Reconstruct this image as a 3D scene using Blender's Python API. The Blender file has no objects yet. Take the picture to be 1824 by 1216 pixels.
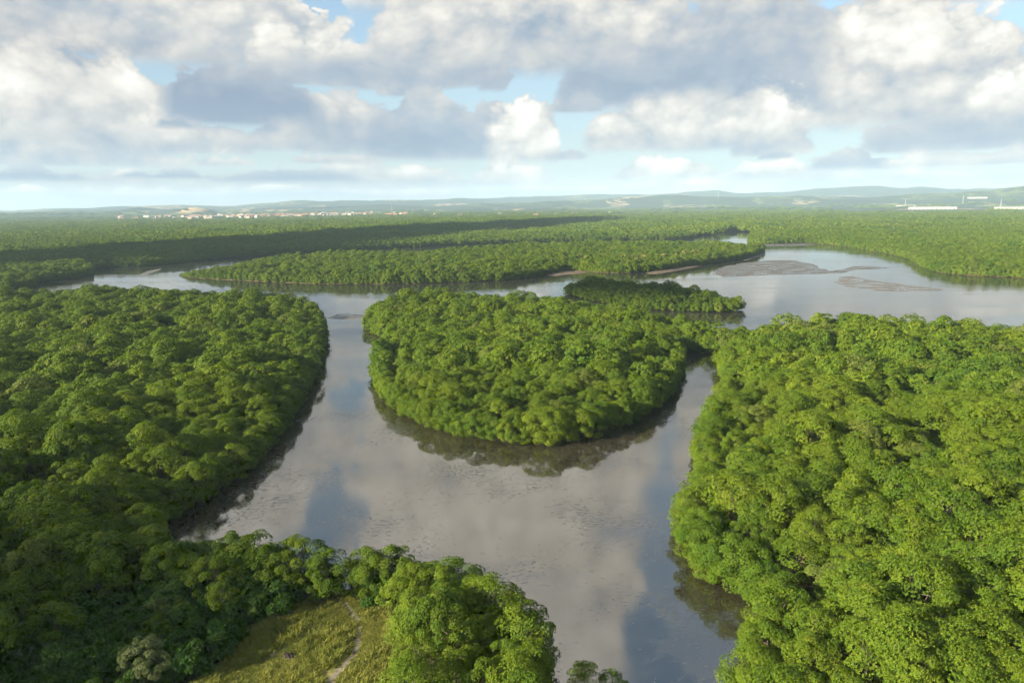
import bpy, math, random
import numpy as np
from mathutils import Vector, Matrix

D = bpy.data
scene = bpy.context.scene
col = scene.collection
R = math.radians

# ------------------------------------------------------------------ camera
CAM_H = 60.0
PITCH = R(11.1)
ROLL = R(0.65)
FPX = 1232.0                      # focal length in pixels of the 1824 px wide photograph
f_ = np.array([0, math.cos(PITCH), -math.sin(PITCH)])
r0_ = np.array([1.0, 0, 0])
u0_ = np.array([0, math.sin(PITCH), math.cos(PITCH)])
r_ = math.cos(ROLL) * r0_ - math.sin(ROLL) * u0_
u_ = math.sin(ROLL) * r0_ + math.cos(ROLL) * u0_
cam_d = D.cameras.new('camera')
cam_d.sensor_width = 36.0
cam_d.lens = FPX / 1824.0 * 36.0
cam_d.clip_start = 1.0
cam_d.clip_end = 60000.0
cam = D.objects.new('camera', cam_d)
col.objects.link(cam)
m = Matrix.Identity(4)
for i in range(3):
    m[i][0], m[i][1], m[i][2] = r_[i], u_[i], -f_[i]
m[2][3] = CAM_H
cam.matrix_world = m
scene.camera = cam


def ray(px, py):
    d = f_ + r_ * ((px - 912.0) / FPX) + u_ * ((608.0 - py) / FPX)
    return d / np.linalg.norm(d)


def P(px, py, z=0.0):
    """Where the sight line through a spot of the photograph meets the level z: a place on the ground."""
    d = ray(px, py)
    t = (z - CAM_H) / d[2]
    return (d[0] * t, d[1] * t)


# ------------------------------------------------------------------ sky, clouds, sun
SUN_EL = R(20.0)
SUN_AZ = math.atan2(-0.90, -0.44)            # clockwise from +Y: behind the camera, from the left
sun_dir = Vector((math.sin(SUN_AZ) * math.cos(SUN_EL), math.cos(SUN_AZ) * math.cos(SUN_EL), math.sin(SUN_EL)))

scene.view_settings.view_transform = 'Standard'
scene.view_settings.look = 'None'
scene.view_settings.exposure = 2.1
scene.view_settings.gamma = 1.0

world = D.worlds.new('World')
scene.world = world
world.use_nodes = True
world.cycles.sampling_method = 'NONE'
scene.cycles.use_adaptive_sampling = True
scene.cycles.adaptive_threshold = 0.02
scene.cycles.adaptive_min_samples = 12
scene.cycles.max_bounces = 6
scene.cycles.diffuse_bounces = 1
scene.cycles.glossy_bounces = 2
scene.cycles.transmission_bounces = 3
scene.cycles.transparent_max_bounces = 4
NT = world.node_tree
NT.nodes.clear()


class G:
    """Small helper that writes node graphs as expressions."""

    def __init__(self, nt):
        self.nt = nt

    def new(self, t, **kw):
        n = self.nt.nodes.new(t)
        for k, v in kw.items():
            setattr(n, k, v)
        return n

    def put(self, sock, v):
        if v is None:
            return
        if isinstance(v, bpy.types.NodeSocket):
            self.nt.links.new(v, sock)
        else:
            sock.default_value = v

    def math(self, op, a, b=None, c=None, clamp=False):
        n = self.new('ShaderNodeMath', operation=op)
        n.use_clamp = clamp
        for i, v in enumerate((a, b, c)):
            if v is not None:
                self.put(n.inputs[i], v)
        return n.outputs[0]

    def vec(self, op, a, b=None, c=None, scale=None):
        n = self.new('ShaderNodeVectorMath', operation=op)
        self.put(n.inputs[0], a)
        if b is not None:
            self.put(n.inputs[1], b)
        if c is not None:
            self.put(n.inputs[2], c)
        if scale is not None:
            self.put(n.inputs['Scale'], scale)
        return n.outputs['Value'] if op in ('LENGTH', 'DOT_PRODUCT', 'DISTANCE') else n.outputs[0]

    def noise(self, v, scale, detail=4.0, rough=0.55, distort=0.0, color=False, lac=2.0):
        n = self.new('ShaderNodeTexNoise')
        self.put(n.inputs['Vector'], v)
        n.inputs['Scale'].default_value = scale
        n.inputs['Detail'].default_value = detail
        n.inputs['Roughness'].default_value = rough
        n.inputs['Lacunarity'].default_value = lac
        n.inputs['Distortion'].default_value = distort
        return n.outputs['Color' if color else 'Fac']

    def noise2(self, v, scale, detail=4.0, rough=0.55, color=False):
        o = self.noise(v, scale, detail, rough, color=color)
        o.node.noise_dimensions = '2D'
        return o

    def sepb(self, v):
        if getattr(self, '_sv', None) is None:
            self._sv = self.sep(v)[1]
        return self._sv

    def voro2(self, v, scale, detail=0.0, rough=0.5):
        o = self.voro(v, scale, detail, rough)
        o.node.voronoi_dimensions = '2D'
        return o

    def voro(self, v, scale, detail=0.0, rough=0.5, rand=1.0, feature='F1', out='Distance'):
        n = self.new('ShaderNodeTexVoronoi', feature=feature)
        self.put(n.inputs['Vector'], v)
        n.inputs['Scale'].default_value = scale
        n.inputs['Detail'].default_value = detail
        n.inputs['Roughness'].default_value = rough
        n.inputs['Randomness'].default_value = rand
        return n.outputs[out]

    def mapr(self, v, a, b, c=0.0, d=1.0, smooth=True):
        n = self.new('ShaderNodeMapRange', interpolation_type='SMOOTHSTEP' if smooth else 'LINEAR')
        n.clamp = True
        self.put(n.inputs['Value'], v)
        self.put(n.inputs['From Min'], a)
        self.put(n.inputs['From Max'], b)
        self.put(n.inputs['To Min'], c)
        self.put(n.inputs['To Max'], d)
        return n.outputs[0]

    def mix(self, fac, a, b):                       # floats
        n = self.new('ShaderNodeMix', data_type='FLOAT')
        self.put(n.inputs[0], fac)
        self.put(n.inputs[2], a)
        self.put(n.inputs[3], b)
        return n.outputs[0]

    def cmix(self, fac, a, b, blend='MIX'):
        n = self.new('ShaderNodeMix', data_type='RGBA', blend_type=blend)
        self.put(n.inputs[0], fac)
        self.put(n.inputs[6], a if isinstance(a, bpy.types.NodeSocket) else tuple(a) + (1,) * (4 - len(a)))
        self.put(n.inputs[7], b if isinstance(b, bpy.types.NodeSocket) else tuple(b) + (1,) * (4 - len(b)))
        return n.outputs[2]

    def ramp(self, fac, stops):
        n = self.new('ShaderNodeValToRGB')
        self.put(n.inputs[0], fac)
        e = n.color_ramp.elements
        while len(e) > 1:
            e.remove(e[-1])
        e[0].position = stops[0][0]
        e[0].color = tuple(stops[0][1]) + (1,)
        for p, c in stops[1:]:
            k = e.new(p)
            k.color = tuple(c) + (1,)
        return n.outputs[0]

    def comb(self, x, y, z=0.0):
        n = self.new('ShaderNodeCombineXYZ')
        self.put(n.inputs[0], x)
        self.put(n.inputs[1], y)
        self.put(n.inputs[2], z)
        return n.outputs[0]

    def sep(self, v):
        n = self.new('ShaderNodeSeparateXYZ')
        self.put(n.inputs[0], v)
        return n.outputs


def build_world():
    g = G(NT)
    out = g.new('ShaderNodeOutputWorld')
    bg = g.new('ShaderNodeBackground')
    sky = g.new('ShaderNodeTexSky', sky_type='NISHITA')
    sky.sun_disc = False
    sky.sun_elevation = SUN_EL
    sky.sun_rotation = SUN_AZ
    sky.altitude = 60.0
    sky.air_density = 1.0
    sky.dust_density = 0.8
    sky.ozone_density = 2.0
    STR = 0.05
    bg.inputs['Strength'].default_value = STR

    d = g.new('ShaderNodeTexCoord').outputs['Generated']
    x, y, z = g.sep(d)
    hor = g.math('MAXIMUM', g.vec('LENGTH', g.comb(x, y)), 0.05)
    v = g.math('DIVIDE', z, hor)
    u = g.math('PINGPONG', g.math('ADD', g.math('ARCTAN2', x, y), math.pi / 4), math.pi / 2)   # the same kind of sky all round
    q = g.comb(u, g.math('MULTIPLY', v, 1.35))
    n1 = g.noise2(q, 6.0, 5.0, 0.52, color=True)
    vo = g.voro2(g.vec('ADD', q, g.vec('MULTIPLY', n1, (0.05, 0.05, 0.0))), 17.0, 4.0, 0.60)
    amp = g.mapr(v, 0.0, 0.28, 0.012, 0.085, smooth=False)
    s1 = g.sep(n1)
    nn = g.vec('SUBTRACT', n1, (0.5, 0.5, 0.5))
    base = g.vec('MULTIPLY_ADD', nn, g.comb(amp, amp), g.comb(u, v))
    # puffs swell the outline upwards and outwards
    puff = g.math('MULTIPLY', g.math('SUBTRACT', vo, 0.40), g.math('MULTIPLY', amp, 0.75))
    UV = g.vec('ADD', base, g.comb(0.0, puff))
    UB = g.vec('MULTIPLY_ADD', nn, g.comb(0.0, g.math('MULTIPLY', amp, 0.30)), g.comb(u, v))
    # relief: each field against itself a step towards the sun (up and to the left)
    n1_s = g.noise2(g.vec('ADD', q, (-0.010, 0.018, 0.0)), 6.0, 4.0, 0.52)
    relief = g.math('ADD', g.math('MULTIPLY', g.math('SUBTRACT', s1[0], n1_s), RELIEF_A), g.math('MULTIPLY', g.math('SUBTRACT', 0.42, vo), RELIEF_B))

    def uv(px, py):
        dd = ray(px, py)
        h = math.hypot(dd[0], dd[1])
        return math.atan2(dd[0], dd[1]) + math.pi / 4, dd[2] / h

    L = None
    A = None

    def uw(px, py):                     # the piece of sky that the creek mirrors at this spot of the photograph
        dd = ray(px, py)
        h = math.hypot(dd[0], dd[1])
        return math.atan2(dd[0], dd[1]) + math.pi / 4, -dd[2] / h

    def cloud(x0, x1, yb, yt, lb, lt, edge=0.16, alpha=1.0, rel=1.0, bsoft=1.0, uv=uv):
        """x0..x1 the span, yb the level of the flat base, yt the top, lb / lt how light base and top are."""
        nonlocal L, A
        c = (x0 + x1) / 2
        ua, va = uv(x0, yb)
        ub, vb = uv(x1, yb)
        uc, vt = uv(c, yt)
        _, vbase = uv(c, yb)
        rx, ry = (ub - ua) / 2, (vt - vbase)
        k = g.vec('MULTIPLY_ADD', UV, (1 / rx, 1 / ry, 0), (-(ua + ub) / 2 / rx, -vbase / ry, 0))
        t = g.math('MULTIPLY_ADD', g.sepb(UB), 1 / ry, -vbase / ry)
        mk = g.mapr(g.vec('LENGTH', k), 1.0 + edge, 1.0 - edge, 0, alpha, smooth=False)
        cut = g.math('MULTIPLY_ADD', t, 3.2 / bsoft, 0.45, clamp=True)
        mk = g.math('MULTIPLY', mk, cut)
        tone = g.mapr(g.sepb(UB), vbase, vbase + ry * 0.6, lb, lt, smooth=False)
        if L is None:
            L, A = tone, mk
        else:
            L = g.mix(mk, L, tone)
            A = g.math('MAXIMUM', A, mk)

    for c in CLOUDS:
        cloud(*c)
    for c in CLOUDS_HIGH:
        cloud(*c, uv=uw)
    # beyond the top of the view: loose broken cumulus overhead
    zen = g.vec('DIVIDE', d, g.comb(g.math('ADD', z, 0.25), g.math('ADD', z, 0.25), 1.0))
    zn = g.noise2(zen, 2.6, 5.0, 0.55)
    zm = g.math('MULTIPLY', g.mapr(zn, 0.44, 0.56), g.mapr(v, 0.80, 1.15))
    zt = g.math('ADD', 0.78, g.math('MULTIPLY', g.math('SUBTRACT', zn, 0.55), -1.5))
    L = g.mix(zm, L, zt)
    A = g.math('MAXIMUM', A, zm)
    lit = g.mapr(L, 0.25, 0.8, 0.35, 1.0, smooth=False)            # lumps show on the sunny heads, bases stay smooth
    L = g.math('ADD', L, g.math('MULTIPLY', relief, lit))
    L = g.math('ADD', L, g.math('MULTIPLY', g.math('SUBTRACT', s1[2], 0.5), 0.20))
    for (hx, hy, ax, ay) in GAPS:                # rifts of blue
        ua, va = uw(hx, hy)
        ub, _ = uw(hx + ax, hy)
        _, vb = uw(hx, hy + ay)
        rx, ry = abs(ub - ua), abs(vb - va)
        kk = g.vec('MULTIPLY_ADD', UV, (1 / rx, 1 / ry, 0), (-ua / rx, -va / ry, 0))
        A = g.math('MULTIPLY', A, g.mapr(g.vec('LENGTH', kk), 0.6, 1.25, 0.0, 1.0))
    A = g.mapr(A, 0.26, 0.60)

    k = 1.0 / STR
    def C(r, g_, b, s=1.0):
        return (r * s * k, g_ * s * k, b * s * k)
    ccol = g.ramp(L, [(0.0, (0.27, 0.35, 0.46)), (0.20, (0.38, 0.435, 0.51)), (0.42, (0.57, 0.575, 0.57)),
                      (0.66, (0.78, 0.75, 0.69)), (0.92, (0.97, 0.94, 0.87)), (1.0, (1.0, 0.98, 0.94))])
    ccol = g.vec('MULTIPLY', ccol, (k * CLOUD_GAIN,) * 3)
    skyc = g.vec('MULTIPLY', sky.outputs[0], SKY_TINT)
    skyc = g.cmix(g.mapr(v, 0.0, 0.30, 0.75, 0.25), skyc, C(0.112, 0.130, 0.142))      # bright moist air
    # the deep air towards the horizon veils the far clouds
    airf = g.mapr(v, 0.0, 0.05, 0.20, 0.0)
    ccol = g.cmix(airf, ccol, C(0.130, 0.152, 0.165))
    colr = g.cmix(A, skyc, ccol)
    # below the horizon: plain ground tone (never seen past the terrain)
    g.put(bg.inputs['Color'], colr)
    g.put(out.inputs['Surface'], bg.outputs[0])


CLOUD_GAIN = 0.258
RELIEF_A, RELIEF_B = 1.5, 0.42
SKY_TINT = (1.0, 1.08, 1.05)
# x0, x1, y of base, y of top, tone of base, tone of top, edge softness, opacity, relief strength, base softness
CLOUDS = [
    # veil of far small cloud over the horizon
    (-200, 1000, 358, 300, .45, .62, .7, .7, 1, 1.5), (1050, 2100, 342, 280, .60, .82, .7, .8, 1, 1.5),
    (-80, 200, 352, 322, .10, .95, .18), (160, 430, 354, 328, .14, .90, .18), (400, 640, 350, 318, .12, 1.0, .18), (600, 820, 351, 330, .2, .9, .2),
    (800, 1100, 346, 318, .25, 1.0, .2), (1060, 1400, 338, 308, .25, 1.05, .2), (1380, 1700, 330, 300, .25, 1.05, .2), (1650, 1950, 328, 296, .25, 1.0, .2),
    (610, 850, 332, 276, .22, .95, .16), (820, 1010, 329, 274, .45, 1.05, .18, .95), (1080, 1290, 319, 264, .45, 1.05, .18),
    (1270, 1480, 322, 276, .45, 1.0, .18), (1480, 1900, 322, 284, .50, .95, .2),
    # rows of low cumulus
    (-80, 160, 323, 282, .00, .28, .14), (150, 290, 327, 286, .20, .95, .2, .9), (205, 400, 317, 286, .00, .25, .15),
    (360, 650, 325, 280, .00, .42, .16), (560, 700, 311, 262, .25, 1.05, .16),
    (1440, 1610, 301, 248, .00, .50, .14), (1560, 1880, 293, 242, .45, 1.05, .16), (1340, 1420, 285, 260, .05, .20, .2),
    # second row
    (-120, 350, 295, 236, .28, .85, .14), (240, 490, 294, 258, .42, 1.0, .16), (490, 660, 292, 262, .30, 1.0, .16),
    (420, 640, 268, 180, .42, .85, .16), (1290, 1460, 278, 196, .30, .60, .2),
    # the middle blue-grey heaps
    (520, 760, 274, 130, .20, .75, .14), (640, 870, 282, 120, -.05, .40, .12), (830, 940, 282, 150, .05, .45, .14),
    (640, 815, 168, 88, .75, 1.15, .16),
    # white tower
    (862, 1010, 286, 140, .55, 1.2, .12), (950, 1060, 283, 236, .25, .85, .16),
    # left: tall bright cumulus with a flat grey base
    (-170, 345, 270, 20, .30, 1.2, .12), (180, 470, 272, 186, .22, 1.0, .14), (70, 260, 245, 140, .40, .60, .45, .8),
    (290, 570, 224, 62, -.05, .22, .10), (270, 375, 229, 196, .02, .22, .2, .9),
    # right: broad bright bank
    (1530, 1990, 264, 150, .02, .48, .14), (1330, 1860, 224, -100, .40, 1.25, .12), (1700, 1990, 217, 84, .50, 1.1, .16), (1685, 1805, 108, 58, .05, .30, .2, .9),
    (1290, 1480, 204, 20, .12, .45, .2), (1035, 1450, 266, 112, .40, 1.35, .12), (960, 1085, 200, 142, .55, 1.1, .16),
    # overhead shelf with dark bases
    (-300, 650, 102, -230, .30, .95, .10), (430, 660, 140, -10, .48, .92, .14), (460, 930, 156, 50, .20, .55, .12),
    (980, 1360, 190, -80, -.05, .36, .12), (650, 1210, 134, -230, .26, 1.1, .10),
    (820, 925, 164, 108, .12, .45, .3, .95, 1, 2.0), (1170, 1500, 120, -140, .25, .62, .2),
]
# higher up, where the creek mirrors the sky
GAPS = [(618, 758, 36, 48), (600, 940, 60, 60), (1225, 1170, 120, 130), (400, 900, 40, 45)]
CLOUDS_HIGH = [
    (480, 1190, 690, 1110, .74, 1.05, .2), (800, 1170, 950, 1330, .8, 1.05, .2), (180, 575, 800, 1080, .72, 1.05, .2), (1180, 1460, 690, 985, .65, .95, .2),
    (-300, 260, 700, 1150, .5, .9, .2), (1440, 2100, 690, 1100, .5, .9, .2), (330, 800, 1080, 1400, .6, .95, .25),
]
build_world()

sun_d = D.lights.new('sun', 'SUN')
sun_d.energy = 5.0
sun_d.angle = R(0.5)
sun_d.color = (1.0, 0.87, 0.62)
sun = D.objects.new('sun', sun_d)
col.objects.link(sun)
sun.rotation_euler = sun_dir.to_track_quat('Z', 'Y').to_euler()

# ------------------------------------------------------------------ helpers
rng = np.random.default_rng(7)
random.seed(7)


def material(name):
    mt = D.materials.new(name)
    mt.use_nodes = True
    mt.node_tree.nodes.clear()
    g = G(mt.node_tree)
    out = g.new('ShaderNodeOutputMaterial')
    return mt, g, out


def tag(o, label=None, cat=None, group=None, kind=None):
    for k, v in (('label', label), ('category', cat), ('group', group), ('kind', kind)):
        if v:
            o[k] = v
    return o


def mesh_np(name, verts, faces, mat=None, tint=None, smooth=False):
    """verts (n,3), faces (m,k) with one k for all."""
    me = D.meshes.new(name)
    verts = np.asarray(verts, np.float32)
    faces = np.asarray(faces, np.int32)
    k = faces.shape[1]
    me.vertices.add(len(verts))
    me.vertices.foreach_set('co', verts.ravel())
    me.loops.add(faces.size)
    me.loops.foreach_set('vertex_index', faces.ravel())
    me.polygons.add(len(faces))
    me.polygons.foreach_set('loop_start', np.arange(len(faces), dtype=np.int32) * k)
    me.polygons.foreach_set('loop_total', np.full(len(faces), k, np.int32))
    if smooth:
        me.polygons.foreach_set('use_smooth', np.ones(len(faces), bool))
    if tint is not None:
        at = me.attributes.new('tint', 'FLOAT', 'POINT')
        at.data.foreach_set('value', np.asarray(tint, np.float32))
    me.update()
    me.validate()
    if mat:
        me.materials.append(mat)
    return me


def mesh_py(name, verts, faces, mat=None, smooth=False):
    me = D.meshes.new(name)
    me.from_pydata([tuple(map(float, v)) for v in verts], [], [tuple(map(int, f)) for f in faces])
    if smooth:
        for p in me.polygons:
            p.use_smooth = True
    if mat:
        for mm in (mat if isinstance(mat, (list, tuple)) else [mat]):
            me.materials.append(mm)
    me.update()
    return me


def link(name, me, parent=None, loc=None, rz=None, sc=None):
    o = D.objects.new(name, me)
    col.objects.link(o)
    if parent is not None:
        o.parent = parent
    if loc is not None:
        o.location = loc
    if rz is not None:
        o.rotation_euler = (0, 0, rz)
    if sc is not None:
        o.scale = sc if isinstance(sc, (tuple, list)) else (sc,) * 3
    return o


def smooth_poly(pts, closed=True, step=6.0, rough=0.0, seed=0):
    """Catmull-Rom through the given ground points, resampled, with a little unevenness."""
    pts = np.array(pts, float)
    n = len(pts)
    out = []
    rg = np.random.default_rng(seed)
    for i in range(n if closed else n - 1):
        p0, p1, p2, p3 = (pts[(i + j - 1) % n] if closed else pts[min(max(i + j - 1, 0), n - 1)] for j in range(4))
        seg = np.linalg.norm(p2 - p1)
        m_ = max(1, min(60, int(seg / step)))
        for t in np.arange(m_) / m_:
            out.append(0.5 * ((2 * p1) + (-p0 + p2) * t + (2 * p0 - 5 * p1 + 4 * p2 - p3) * t * t + (-p0 + 3 * p1 - 3 * p2 + p3) * t ** 3))
    if not closed:
        out.append(pts[-1])
    out = np.array(out)
    if rough:
        out = out + rg.normal(0, rough, out.shape)
    return out


def inside(poly, q):
    """Which of the points q (n,2) lie in the polygon."""
    x, y = q[:, 0], q[:, 1]
    r = np.zeros(len(q), bool)
    a = poly
    b = np.roll(poly, -1, axis=0)
    for (x0, y0), (x1, y1) in zip(a, b):
        if y0 == y1:
            continue
        c = ((y0 > y) != (y1 > y)) & (x < (x1 - x0) * (y - y0) / (y1 - y0) + x0)
        r ^= c
    return r


def edge_dist(poly, q):
    """Distance of the points q to the polygon's edge."""
    best = np.full(len(q), 1e9)
    a = poly
    b = np.roll(poly, -1, axis=0)
    for p0, p1 in zip(a, b):
        d = p1 - p0
        l2 = max(d @ d, 1e-9)
        t = np.clip(((q - p0) @ d) / l2, 0, 1)
        best = np.minimum(best, np.hypot(q[:, 0] - p0[0] - t * d[0], q[:, 1] - p0[1] - t * d[1]))
    return best


def vnoise(x, y, seed=0):
    """Smooth value noise for layout (numpy)."""
    def h(i, j):
        n = np.sin(i * 127.1 + j * 311.7 + seed * 74.7) * 43758.5453
        return n - np.floor(n)
    xi, yi = np.floor(x), np.floor(y)
    xf, yf = x - xi, y - yi
    xf, yf = xf * xf * (3 - 2 * xf), yf * yf * (3 - 2 * yf)
    return (h(xi, yi) * (1 - xf) + h(xi + 1, yi) * xf) * (1 - yf) + (h(xi, yi + 1) * (1 - xf) + h(xi + 1, yi + 1) * xf) * yf


def fbm(x, y, seed=0, n=4):
    s, a, t = 0, 1.0, 0
    for i in range(n):
        s = s + a * vnoise(x * 2 ** i, y * 2 ** i, seed + i)
        t += a
        a *= 0.5
    return s / t


def to_px(q, z=0.0):
    """Where ground points fall in the photograph."""
    v = np.column_stack([q[:, 0], q[:, 1], np.full(len(q), z) - CAM_H])
    c = v @ np.column_stack([r_, u_, f_])
    return 912 + FPX * c[:, 0] / c[:, 2], 608 - FPX * c[:, 1] / c[:, 2], c[:, 2]


# ------------------------------------------------------------------ materials
def leaf_material(name, lo, hi, gloss=0.08, trans=0.22, var=0.36, patch=0.018):
    mt, g, out = material(name)
    at = g.new('ShaderNodeAttribute', attribute_name='tint')
    oi = g.new('ShaderNodeObjectInfo')
    geo = g.new('ShaderNodeNewGeometry')
    big = g.noise(geo.outputs['Position'], patch, 2.0, 0.5)
    fac = g.math('ADD', g.math('MULTIPLY', at.outputs['Fac'], 0.50),
                 g.math('ADD', g.math('MULTIPLY', oi.outputs['Random'], var), g.math('MULTIPLY', g.math('SUBTRACT', big, 0.5), 0.8)), clamp=True)
    c = g.cmix(fac, lo, hi)
    # here and there a greyer or browner crown
    c = g.cmix(g.mapr(oi.outputs['Random'], 0.95, 0.975, 0.0, 0.40), c, (0.100, 0.110, 0.045))
    # a few yellowing and brown leaves
    old = g.mapr(at.outputs['Fac'], 0.965, 0.985)
    c = g.cmix(g.math('MULTIPLY', old, 0.6), c, (0.20, 0.15, 0.05))
    pb = g.new('ShaderNodeBsdfPrincipled')
    g.put(pb.inputs['Base Color'], c)
    pb.inputs['Roughness'].default_value = 0.5
    pb.inputs['Specular IOR Level'].default_value = gloss
    tr = g.new('ShaderNodeBsdfTranslucent')
    g.put(tr.inputs['Color'], g.cmix(0.5, c, (0.22, 0.32, 0.02)))
    mx = g.new('ShaderNodeMixShader')
    mx.inputs[0].default_value = trans
    g.put(mx.inputs[1], pb.outputs[0])
    g.put(mx.inputs[2], tr.outputs[0])
    g.put(out.inputs['Surface'], mx.outputs[0])
    return mt


def plain_material(name, c1, c2, scale=3.0, rough=0.85, bump=0.3, detail=5.0, spec=0.3, dist=0.1):
    mt, g, out = material(name)
    geo = g.new('ShaderNodeNewGeometry')
    n = g.noise(geo.outputs['Position'], scale, detail, 0.6)
    c = g.cmix(g.mapr(n, 0.3, 0.7), c1, c2)
    pb = g.new('ShaderNodeBsdfPrincipled')
    g.put(pb.inputs['Base Color'], c)
    pb.inputs['Roughness'].default_value = rough
    pb.inputs['Specular IOR Level'].default_value = spec
    bp = g.new('ShaderNodeBump')
    bp.inputs['Strength'].default_value = bump
    bp.inputs['Distance'].default_value = dist
    g.put(bp.inputs['Height'], n)
    g.put(pb.inputs['Normal'], bp.outputs[0])
    g.put(out.inputs['Surface'], pb.outputs[0])
    return mt


M = {}
M['leaf'] = leaf_material('mangrove_leaf', (0.040, 0.090, 0.010), (0.136, 0.182, 0.012))
M['leaf_dark'] = leaf_material('shrub_leaf', (0.022, 0.068, 0.014), (0.060, 0.115, 0.018))
M['leaf_grey'] = leaf_material('pale_bush_leaf', (0.085, 0.115, 0.045), (0.16, 0.185, 0.08))
M['palm'] = leaf_material('palm_frond', (0.10, 0.11, 0.030), (0.22, 0.20, 0.06))
M['grass'] = leaf_material('meadow_grass', (0.13, 0.165, 0.03), (0.36, 0.335, 0.09), gloss=0.05, trans=0.35, var=0.4, patch=0.22)
M['bark'] = plain_material('grey_bark', (0.050, 0.042, 0.032), (0.10, 0.085, 0.07), 4.0, 0.9)
M['dead'] = plain_material('bleached_wood', (0.15, 0.13, 0.115), (0.25, 0.22, 0.20), 4.0, 0.85)
M['mud'] = plain_material('forest_mud', (0.030, 0.024, 0.016), (0.075, 0.055, 0.036), 0.6, 0.8)
M['bank_mud'] = plain_material('bank_mud', (0.065, 0.048, 0.032), (0.12, 0.088, 0.058), 0.25, 0.7)
M['sand'] = plain_material('path_sand', (0.11, 0.095, 0.07), (0.19, 0.165, 0.13), 1.5, 0.9)


def meadow_material():
    mt, g, out = material('meadow_soil')
    geo = g.new('ShaderNodeNewGeometry')
    p = geo.outputs['Position']
    n = g.noise(p, 0.9, 6.0, 0.6)
    n2 = g.noise(p, 0.12, 3.0, 0.5)
    c = g.cmix(g.mapr(n, 0.35, 0.65), (0.12, 0.12, 0.036), (0.25, 0.21, 0.08))
    c = g.cmix(g.mapr(n2, 0.45, 0.62), c, (0.09, 0.11, 0.03))
    pb = g.new('ShaderNodeBsdfPrincipled')
    g.put(pb.inputs['Base Color'], c)
    pb.inputs['Roughness'].default_value = 0.95
    g.put(out.inputs['Surface'], pb.outputs[0])
    return mt


M['meadow'] = meadow_material()


def water_material():
    """A tidal creek at low water: a film of water over grey mud, with drifting scum and lumps."""
    mt, g, out = material('creek_water')
    geo = g.new('ShaderNodeNewGeometry')
    p = geo.outputs['Position']
    px_, py_, pz_ = g.sep(p)
    # open river farther off, shallow mud film in the near creek
    big = g.noise(p, 0.022, 4.0, 0.55)
    shallow = g.math('ADD', py_, g.math('MULTIPLY', g.math('SUBTRACT', big, 0.5), 160.0))
    shallow = g.mapr(shallow, 300.0, 190.0)
    # drifting scum: stretched small marks gathered in drifts
    st = g.vec('MULTIPLY', g.vec('ADD', p, g.vec('MULTIPLY', g.noise(p, 0.03, 2.0, 0.5, color=True), (14.0, 14.0, 0.0))), (0.55, 1.5, 1.0))
    specks = g.noise(st, 1.5, 5.0, 0.72)
    drift = g.noise(p, 0.045, 3.0, 0.55)
    thr = g.mapr(drift, 0.35, 0.68, 0.665, 0.505, smooth=False)
    mark = g.mapr(g.math('SUBTRACT', specks, thr), 0.0, 0.045)
    mark = g.math('MULTIPLY', mark, shallow)
    silt = g.noise(p, 0.07, 5.0, 0.6)
    mudc = g.cmix(g.mapr(silt, 0.3, 0.7), (0.018, 0.0155, 0.0115), (0.032, 0.027, 0.020))
    deep = g.cmix(g.mapr(silt, 0.3, 0.7), (0.018, 0.019, 0.017), (0.028, 0.028, 0.025))
    c = g.cmix(shallow, deep, mudc)
    c = g.cmix(g.math('MULTIPLY', mark, 0.6), c, (0.012, 0.011, 0.010))
    pb = g.new('ShaderNodeBsdfPrincipled')
    g.put(pb.inputs['Base Color'], c)
    pb.inputs['IOR'].default_value = 3.3
    pb.inputs['Specular Tint'].default_value = (1.0, 0.955, 0.885, 1)
    pb.inputs['Specular IOR Level'].default_value = 0.5
    rough = g.math('ADD', g.mix(shallow, 0.035, 0.055), g.math('ADD', g.math('MULTIPLY', mark, 0.22), g.math('MULTIPLY', g.mapr(silt, 0.45, 0.7), 0.05)))
    g.put(pb.inputs['Roughness'], rough)
    # ripples: wind streaks on the open river, hardly any on the film
    wv = g.vec('MULTIPLY', p, (0.5, 1.6, 1.0))
    rip = g.noise(wv, 0.9, 4.0, 0.6)
    patch = g.noise(g.vec('MULTIPLY', p, (0.3, 1.0, 1.0)), 0.035, 3.0, 0.5)
    bst = g.math('MULTIPLY', g.mapr(patch, 0.40, 0.62, 0.15, 1.0), g.mix(shallow, 0.10, 0.020))
    bp = g.new('ShaderNodeBump')
    bp.inputs['Distance'].default_value = 0.35
    g.put(bp.inputs['Strength'], bst)
    g.put(bp.inputs['Height'], rip)
    bp2 = g.new('ShaderNodeBump')
    bp2.inputs['Distance'].default_value = 0.12
    g.put(bp2.inputs['Strength'], g.math('MULTIPLY', shallow, 0.22))
    g.put(bp2.inputs['Height'], mark)
    g.put(bp2.inputs['Normal'], bp.outputs[0])
    g.put(pb.inputs['Normal'], bp2.outputs[0])
    g.put(out.inputs['Surface'], pb.outputs[0])
    return mt


M['water'] = water_material()


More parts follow.
